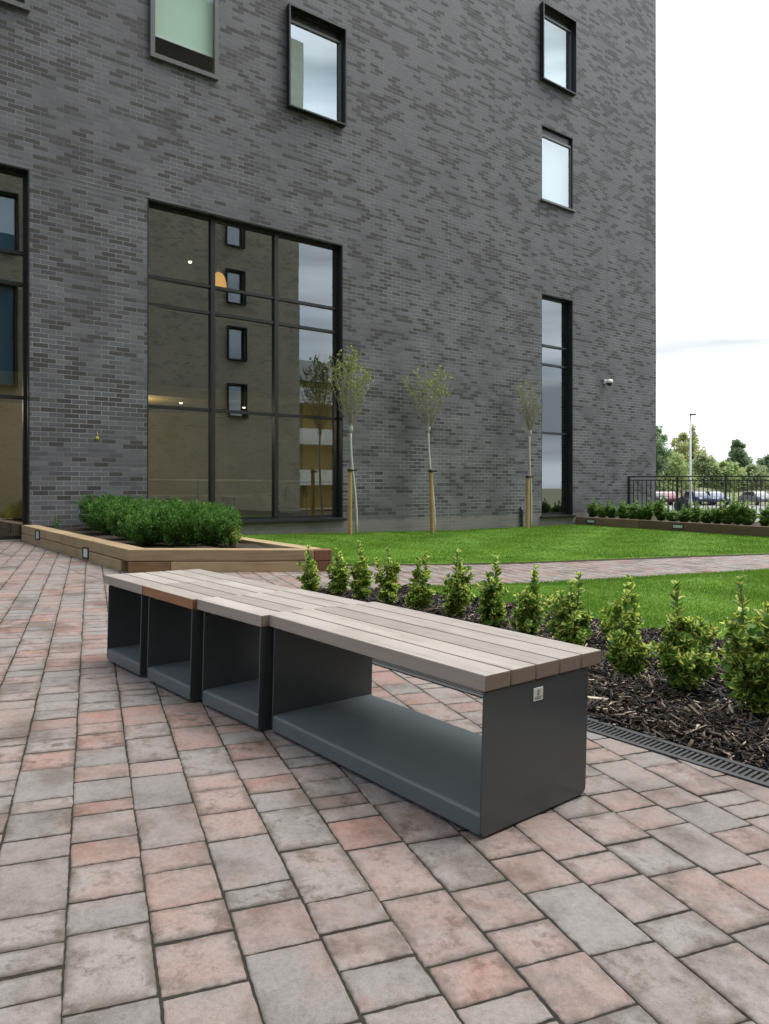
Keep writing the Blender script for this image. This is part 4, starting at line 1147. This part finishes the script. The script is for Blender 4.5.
# movement joint, lintel line, camera and small fittings on the wall
tj = wall_t(607.5); MB().box(tj - .008, tj + .008, -.002, .001, .25, ZTOP - .01).build('movement_joint', M['ink'], bld)
m = MB(); m.box(td + .01, tl - .01, -.0022, .001, zt + .002, zt + .014); m.box(td + .01, tl - .01, -.0022, .001, zt - .068, zt - .060); m.build('lintel_line', M['ink'], bld)
m = MB(); m.box(tl, tr_, -.0022, .001, zt + .003, zt + .010); m.build('lintel_line', M['ink'], bld)
t, z = Wp(608.5, 382.5, -.12)
cam_r = local_empty('security_camera', t, 0, z); tag(cam_r, 'small white dome security camera fixed high on the brick wall', 'camera')
MB().box(-.05, .05, -.05, -.002, -.03, .09).build('bracket', M['cam_white'], cam_r, bevel=.006)
MB().lathe([(.02, .075), (.085, .07), (.10, .03), (.10, -.01), (.085, -.02)], (0, -.14, 0), 18).build('housing', M['cam_white'], cam_r, smooth=True)
MB().lathe([(.078, -.0205), (.072, -.055), (.045, -.085), (.01, -.095)], (0.01, -.145, 0), 16).build('lens_dome', M['carglass'], cam_r, smooth=True)
t, z = Wp(97, 438); y_ = local_empty('wall_hook', t, 0, z); tag(y_, 'tiny yellow fitting on the brick pier left of the big window', 'wall fitting')
MB().lathe([(.022, 0), (.026, .012), (.012, .02)], (0, 0, 0), 10, Matrix.Rotation(R(90), 4, 'X')).build('plate', M['yellow'], y_)
MB().tube([(0, -.02, 0), (.004, -.03, .05), (0, -.01, .10)], .004, 5).build('wire', M['yellow'], y_)
t, z = Wp(520.5, 525); v_ = local_empty('pipe_stub', t, -.04, 0); tag(v_, 'short dark pipe at the foot of the wall beside the slim window', 'pipe')
MB().tube([(0, 0, -.02), (0, 0, .42), (0, .03, .47), (0, .038, .48)], .03, 8).build('pipe', M['frame'], v_); MB().box(-.04, .04, -.0, .038, .25, .28).build('clip', M['frame'], v_)

# opposite wing behind the camera (seen mirrored in the glass)
S_OPP = 20.0
ow = empty('brick_building', M=BM @ Matrix.Translation((16.4, -S_OPP, 0)) @ Matrix.Rotation(math.pi, 4, 'Z')); tag(ow, 'brown brick block across the courtyard, seen mirrored in the big window', 'building')
ops = []
for k in range(7):
    for cx_ in (3.5, 9.5, 19.5, 25):
        if k == 0 and cx_ < 5: continue
        ops.append((cx_ - .45, cx_ + .45, 1.6 + k * 2.75, 3.15 + k * 2.75))
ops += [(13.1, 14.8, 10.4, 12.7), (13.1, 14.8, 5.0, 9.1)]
wall_mesh('wall', 0, 34, -.5, 23.6, ops, .4, M['brick_far'], ow)
MB().box(0, 34, .402, 10, -.5, 21.4).build('core', M['greyplaster'], ow) if False else None
MB().box(.0, .4, .402, 12, -.5, 23.6).build('side_wall', M['brick_far'], ow)
MB().box(.402, 34, 1.6, 1.7, -.5, 23.5).build('inner_wall', M['blind_white'], ow)
MB().box(.402, 34, .402, 12, 23.2, 23.5).build('roof', M['ceil'], ow)
for op in ops:
    t0, t1, z0, z1 = op; w = MB()
    w.box(t0 + .003, t0 + .07, .1, .2, z0 + .003, z1 - .003); w.box(t1 - .07, t1 - .003, .1, .2, z0 + .003, z1 - .003); w.box(t0 + .071, t1 - .071, .1, .2, z0 + .003, z0 + .07); w.box(t0 + .071, t1 - .071, .1, .2, z1 - .07, z1 - .003)
    for a, b in ((t0 - .04, t0 - .001), (t1 + .001, t1 + .04)): w.box(a, b, -.16, -.002, z0 - .04, z1 + .04)
    w.box(t0 - .001, t1 + .001, -.16, -.002, z1 + .001, z1 + .04); w.box(t0 - .001, t1 + .001, -.16, -.002, z0 - .04, z0 - .001)
    f = w.build('window', M['frame'], ow)
    if t0 == 13.1: MB().box(t0 + .075, t1 - .075, .19, .195, z0 + .075, z1 - .075).build('blind', M['mirrored_sky_blue'], f)  # this blind is an added panel, reflected blue sky painted into it
    mesh('pane', [(t0 + .07, .15, z0 + .07), (t1 - .07, .15, z0 + .07), (t1 - .07, .15, z1 - .07), (t0 + .07, .15, z1 - .07)], [(0, 1, 2, 3)], M['glass_up'], f)
# low pale house farther right, its balconies show in the third bay
lh = empty('apartment_house', M=BM @ Matrix.Translation((19, -30, -.5)) @ Matrix.Rotation(math.pi, 4, 'Z')); tag(lh, 'pale low house with white balconies, seen mirrored in the big window', 'building')
MB().box(-16, 1.5, 0, 10, 0, 8.6).build('wall', M['ochre'], lh)
for k in range(3):
    MB().box(-15, 1.0, -1.2, -.002, 1.6 + k * 2.7, 1.8 + k * 2.7).build('balcony', M['bright'], lh)
    MB().box(-15, 1.0, -1.22, -1.202, 1.81 + k * 2.7, 2.6 + k * 2.7).build('balcony_rail', M['bright'], lh)
MB().prism([(-.4, 8.6), (10.4, 8.6), (5, 11)], -16.3, 1.8, axis='x').build('roof', M['ceil'], lh)

# ================================================================== RAILING, CAR PARK, BACKGROUND
FD = Vector((1, -.055, 0)).normalized()
fz0, fzt = .12, ZC + 11 * FY0 / F
fe = empty('railing', (FX0, FY0, 0), math.atan2(FD.y, FD.x)); tag(fe, 'black vertical bar railing running from the building corner', 'railing')
FLEN = 6.4
MB().box(0, FLEN, -.02, .02, fzt - .035, fzt).build('top_rail', M['fence'], fe)
MB().box(0, FLEN, -.012, .012, fzt - .135, fzt - .105).build('middle_rail', M['fence'], fe)
MB().box(0, FLEN, -.012, .012, fz0 + .08, fz0 + .11).build('bottom_rail', M['fence'], fe)
x = .03; i = 0
while x < FLEN:
    if i % 11 == 0: MB().box(x - .025, x + .025, -.03, .03, fz0 - .1, fzt - .0355).build('post', M['fence'], fe)
    else: MB().box(x - .010, x + .010, -.010, .010, fz0 + .111, fzt - .136).build('bar', M['fence'], fe)
    x += .118; i += 1

def car():
    root = empty('parked_car'); 
    b = MB()
    prof = [(-2.05, .35), (-2.1, .62), (-2.0, .82), (-1.1, .95), (1.55, .98), (2.0, .9), (2.08, .6), (2.0, .32)]      # (length, height)
    b.prism(prof, -.86, .86, axis='x'); b.build('body', M['car_blue'], root, bevel=.06)
    c = MB()
    V = []
    for x, y0, y1, z in ((.80, -1.15, 1.75, .95), (.62, -.45, 1.25, 1.43)):
        V += [(-x, y0, z), (x, y0, z), (x, y1, z), (-x, y1, z)]
    c.add(V, [(0, 3, 2, 1), (4, 5, 6, 7), (0, 1, 5, 4), (1, 2, 6, 5), (2, 3, 7, 6), (3, 0, 4, 7)]); c.build('cabin', M['car_blue'], root, bevel=.05)
    def pane(n, vs): mesh(n, vs, [(0, 1, 2, 3)], M['carglass'], root)
    pane('windscreen', [(-.72, -1.06, 1.0), (.72, -1.06, 1.0), (.58, -.53, 1.38), (-.58, -.53, 1.38)])
    for s in (-1, 1): pane('side_window', [(s * .80, -.8, 1.02), (s * .80, 1.4, 1.02), (s * .665, 1.1, 1.36), (s * .665, -.4, 1.36)])
    for x in (-.62, .62):
        MB().box(x - .16, x + .16, -2.085, -2.0, .66, .80).build('headlight', M['headlamp'], root, bevel=.02)
    MB().box(-.3, .3, -2.115, -2.08, .45, .6).build('grille', M['black'], root)
    for x in (-.80, .80):
        for y in (-1.3, 1.3):
            w = MB().lathe([(.31, -.1), (.32, 0), (.31, .1)], (0, 0, 0), 16, Matrix.Translation((x, y, .32)) @ Matrix.Rotation(R(90), 4, 'Y')).build('wheel', M['tyre'], root)
            MB().lathe([(.2, -.108), (.2, .108)], (0, 0, 0), 12, Matrix.Translation((x, y, .32)) @ Matrix.Rotation(R(90), 4, 'Y')).build('rim', M['rim'], w)
    return root
cars = [(656, 76, 'car_dark', 'dark parked car nearest the building corner beyond the railing'), (667, 76, 'car_red', 'red parked car beyond the railing'), (697, 76, 'car_blue', 'dark blue parked car beyond the railing, right of the lamp post'),
        (713, 76, 'car_sky', 'light blue parked car beyond the railing'), (757, 76, 'car_silver', 'pale silver parked car beyond the right end of the railing')]
for i, (px, Y, mt, lab) in enumerate(cars):
    r_ = car()
    for ch_ in r_.children:
        if ch_.name.split('.')[0] in ('body', 'cabin'): ch_.data.materials[0] = M[mt]
    r_.location = ((px - CX) / F * Y, Y, -.925); r_.rotation_euler = (0, 0, R([8, -5, 3, 2, 4][i]))
    tag(r_, lab, 'car', 'cars parked beyond the railing')
Y = 52; lp = empty('street_lamp', ((690.5 - CX) / F * Y, Y, -.93)); tag(lp, 'tall pale lamp post standing in the car park', 'street lamp')
H_ = ZC + (HZ - 415) * Y / F + .93
MB().tube([(0, 0, 0), (0, 0, 1.0), (0, 0, 1.05), (0, 0, H_)], [.11, .11, .075, .055], 10).build('post', M['galv'], lp, smooth=True)
MB().box(-.05, .38, -.10, .10, H_ - .02, H_ + .10).build('lamp_head', M['frame_grey'], lp, bevel=.03)

def far_tree(px, Y, ytop, wpx, mat, label, seed, zb=-.9, shape='round', n=5200, lf=.30, low=.12, wind=.0):
    r = np.random.default_rng(seed); sc_ = Y / F
    H = ZC + (HZ - ytop) * sc_ - zb; W = wpx * sc_ / 2
    root = empty('tree', ((px - CX) * sc_, Y, zb)); tag(root, label, 'tree', 'trees beyond the car park')
    tr = MB(); tr.tube([(0, 0, -.2), (.05, 0, H * .3), (-.05, .05, H * .62), (0, 0, H * .9)], [.05 * W + .10, .035 * W + .07, .05, .02], 8)
    P = []; D = []
    nb = 26 if shape != 'wispy' else 20
    for i in range(nb):
        q = (i + .5) / nb; z = H * (low + (1 - low) * q * .97)
        if shape == 'cone': rad = W * (1.05 - .98 * q) ** .8
        elif shape == 'wispy': rad = W * (.55 + .45 * math.sin(q * 5)) * (1 - .6 * q)
        else: rad = W * math.sqrt(max(0.02, 1 - (2 * q - .85) ** 2 / 1.36))
        a = i * 2.4 + r.random() * .8; d = rad * (.35 + .5 * r.random())
        c = np.array([d * math.cos(a), d * math.sin(a), z])
        tr.tube([(0, 0, z * .72), tuple(c * .6 + np.array([0, 0, z * .33])), tuple(c)], [.04 + .012 * W, .03, .012], 4)
        k = n // nb; s = max(.3, rad * .42) * (.8 + .4 * r.random())
        v = unit(r.normal(0, 1, (k, 3))) * (s * r.random((k, 1)) ** .45) * [1, 1, .75]
        v *= 1 + .25 * np.sin(v[:, :1] * 7 / s + i)
        P.append(c + v); D.append(v / s + r.normal(0, .6, (k, 3)) + [0, 0, -.1])
    tr.build('trunk', M['bark'], root)
    P = np.concatenate(P); P[:, 2] = np.clip(P[:, 2], .1, H)
    add_leaves('crown', P, np.concatenate(D), r.normal(0, .7, (len(P), 3)) + [0, -.2, .7], lf * (.6 + .8 * r.random(len(P))), lf * .6, mat, root)
far_tree(652, 80, 424, 30, M['tree_green'], 'green tree half hidden behind the building corner', 101, low=.4)
far_tree(669, 84, 452, 44, M['tree_light'], 'low light green bushy tree next to the building corner', 102, low=.05)
far_tree(684, 92, 433, 40, M['tree_yellow'], 'tall yellowing tree behind the lamp post', 103, low=.1)
far_tree(693, 88, 424, 26, M['tree_yellow'], 'thin wispy tree top above the yellowing tree', 104, shape='wispy', n=900, lf=.22, low=.4)
far_tree(704, 86, 455, 44, M['tree_olive'], 'grey green bushy tree just right of the lamp post', 105, low=.05)
far_tree(726, 84, 462, 40, M['tree_light'], 'low pale green bush in front of the pointed dark tree', 106, low=.03)
far_tree(738, 96, 440, 42, M['tree_green'], 'dark green rounded cone tree against the white sky', 107, shape='cone', low=.2, n=7000)
far_tree(770, 94, 456, 34, M['tree_green'], 'dark green tree cut by the right edge of the photograph', 108, low=.1)
far_tree(752, 84, 466, 36, M['tree_olive'], 'low olive bush between the two dark green trees', 109, low=.03)
far_tree(645, 82, 462, 40, M['tree_olive'], 'olive bush mostly hidden by the building corner', 110, low=.03)
far_tree(790, 82, 464, 40, M['tree_light'], 'pale bush just outside the right edge, beyond the car park', 111, low=.03)
# grass bank under the trees
bv = []
for i in range(41):
    x = 10 + i * 2.2
    for y, z in ((78, -.93), (80.5, .15 + .12 * math.sin(i)), (83, .7 + .2 * math.sin(i * 1.7)), (110, .9)): bv.append((x, y + .4 * math.sin(i * 2.1), z))
o = mesh('grass_bank', bv, [(i * 4 + j, (i + 1) * 4 + j, (i + 1) * 4 + j + 1, i * 4 + j + 1) for i in range(40) for j in range(3)], M['field'], None, True); o['kind'] = 'structure'

# ================================================================== LIGHT, SKY, CAMERA
SUN = Vector((.42, .16, 1.0)).normalized()
wd = bpy.data.worlds.new('World'); sc.world = wd; wd.use_nodes = True
nt = wd.node_tree; nd = nt.nodes; lk = nt.links; bg = nd['Background']
sky = nd.new('ShaderNodeTexSky'); sky.sky_type = 'NISHITA'; sky.sun_disc = False
sky.sun_elevation = math.asin(SUN.z); sky.sun_rotation = math.atan2(SUN.x, SUN.y); sky.air_density = 1.0; sky.dust_density = 1.2
tc = nd.new('ShaderNodeTexCoord')
mp = nd.new('ShaderNodeMapping'); mp.inputs['Scale'].default_value = (1, 1, 2.6); mp.inputs['Location'].default_value = (3.1, 1.7, .4); lk.new(tc.outputs['Generated'], mp.inputs[0])
n1 = nd.new('ShaderNodeTexNoise'); n1.inputs['Scale'].default_value = 1.6; n1.inputs['Detail'].default_value = 7; n1.inputs['Roughness'].default_value = .55; lk.new(mp.outputs[0], n1.inputs['Vector'])
sp_ = nd.new('ShaderNodeSeparateXYZ'); lk.new(tc.outputs['Generated'], sp_.inputs[0])
def wm(op, a, b):
    n = nd.new('ShaderNodeMath'); n.operation = op
    for i, v in enumerate((a, b)):
        if hasattr(v, 'links'): lk.new(v, n.inputs[i])
        else: n.inputs[i].default_value = v
    return n.outputs[0]
k = wm('ADD', n1.outputs[0], wm('ADD', wm('MULTIPLY', sp_.outputs[1], .17), wm('ADD', wm('MULTIPLY', sp_.outputs[0], .06), .05)))          # more cloud ahead, blue gaps behind the camera
rp_ = nd.new('ShaderNodeValToRGB'); lk.new(k, rp_.inputs[0]); rp_.color_ramp.elements[0].color = (.30, .30, .30, 1); rp_.color_ramp.elements[0].position = .40; rp_.color_ramp.elements[1].position = .56
n2 = nd.new('ShaderNodeTexNoise'); n2.inputs['Scale'].default_value = 2.2; n2.inputs['Detail'].default_value = 5
mp2 = nd.new('ShaderNodeMapping'); mp2.inputs['Scale'].default_value = (.7, .7, 6.5); lk.new(tc.outputs['Generated'], mp2.inputs[0]); lk.new(mp2.outputs[0], n2.inputs['Vector'])
cr2 = nd.new('ShaderNodeValToRGB'); lowk = nd.new('ShaderNodeMapRange'); lk.new(sp_.outputs[2], lowk.inputs[0]); lowk.inputs[1].default_value = .02; lowk.inputs[2].default_value = .34; lowk.inputs[3].default_value = -.10; lowk.inputs[4].default_value = .10
lk.new(wm('ADD', n2.outputs[0], lowk.outputs[0]), cr2.inputs[0])
cr2.color_ramp.elements[0].position = .36; cr2.color_ramp.elements[0].color = (2.45, 2.62, 2.74, 1)
cr2.color_ramp.elements[1].position = .60; cr2.color_ramp.elements[1].color = (6.4, 6.65, 6.9, 1)
mx = nd.new('ShaderNodeMix'); mx.data_type = 'RGBA'; lk.new(rp_.outputs[0], mx.inputs[0]); lk.new(sky.outputs[0], mx.inputs[6]); dt = nd.new('ShaderNodeVectorMath'); dt.operation = 'DOT_PRODUCT'; lk.new(tc.outputs['Generated'], dt.inputs[0]); dt.inputs[1].default_value = SUN
gl_ = wm('ADD', .70, wm('MULTIPLY', wm('POWER', wm('MAXIMUM', dt.outputs['Value'], 0.0), 2.0), .75))
vm = nd.new('ShaderNodeVectorMath'); vm.operation = 'SCALE'; lk.new(cr2.outputs[0], vm.inputs[0]); lk.new(gl_, vm.inputs[3])
lk.new(vm.outputs[0], mx.inputs[7])
lk.new(mx.outputs[2], bg.inputs['Color']); bg.inputs['Strength'].default_value = .14
sl = bpy.data.lights.new('sun', 'SUN'); sl.energy = 1.9; sl.angle = R(40); sl.color = (1, .975, .94)
so_ = bpy.data.objects.new('sun', sl); so_.rotation_euler = SUN.to_track_quat('Z', 'Y').to_euler(); so_.location = (0, 0, 30); COL.objects.link(so_)

cam = bpy.data.cameras.new('camera'); co = bpy.data.objects.new('camera', cam); COL.objects.link(co)
co.location = (0, 0, ZC); co.rotation_euler = (R(90), 0, 0)
cam.sensor_fit = 'VERTICAL'; cam.sensor_height = 36; cam.sensor_width = 36; cam.lens = F / 1024 * 36
cam.shift_y = -(512 - HZ) / 1024; cam.clip_start = .05; cam.clip_end = 3000
sc.camera = co
sc.view_settings.view_transform = 'Standard'; sc.view_settings.look = 'None'; sc.view_settings.gamma = 1; sc.view_settings.exposure = 1.2
sc.view_settings.use_curve_mapping = False
sc.cycles.max_bounces = 8; sc.cycles.transparent_max_bounces = 12
sc.cycles.use_denoising = True
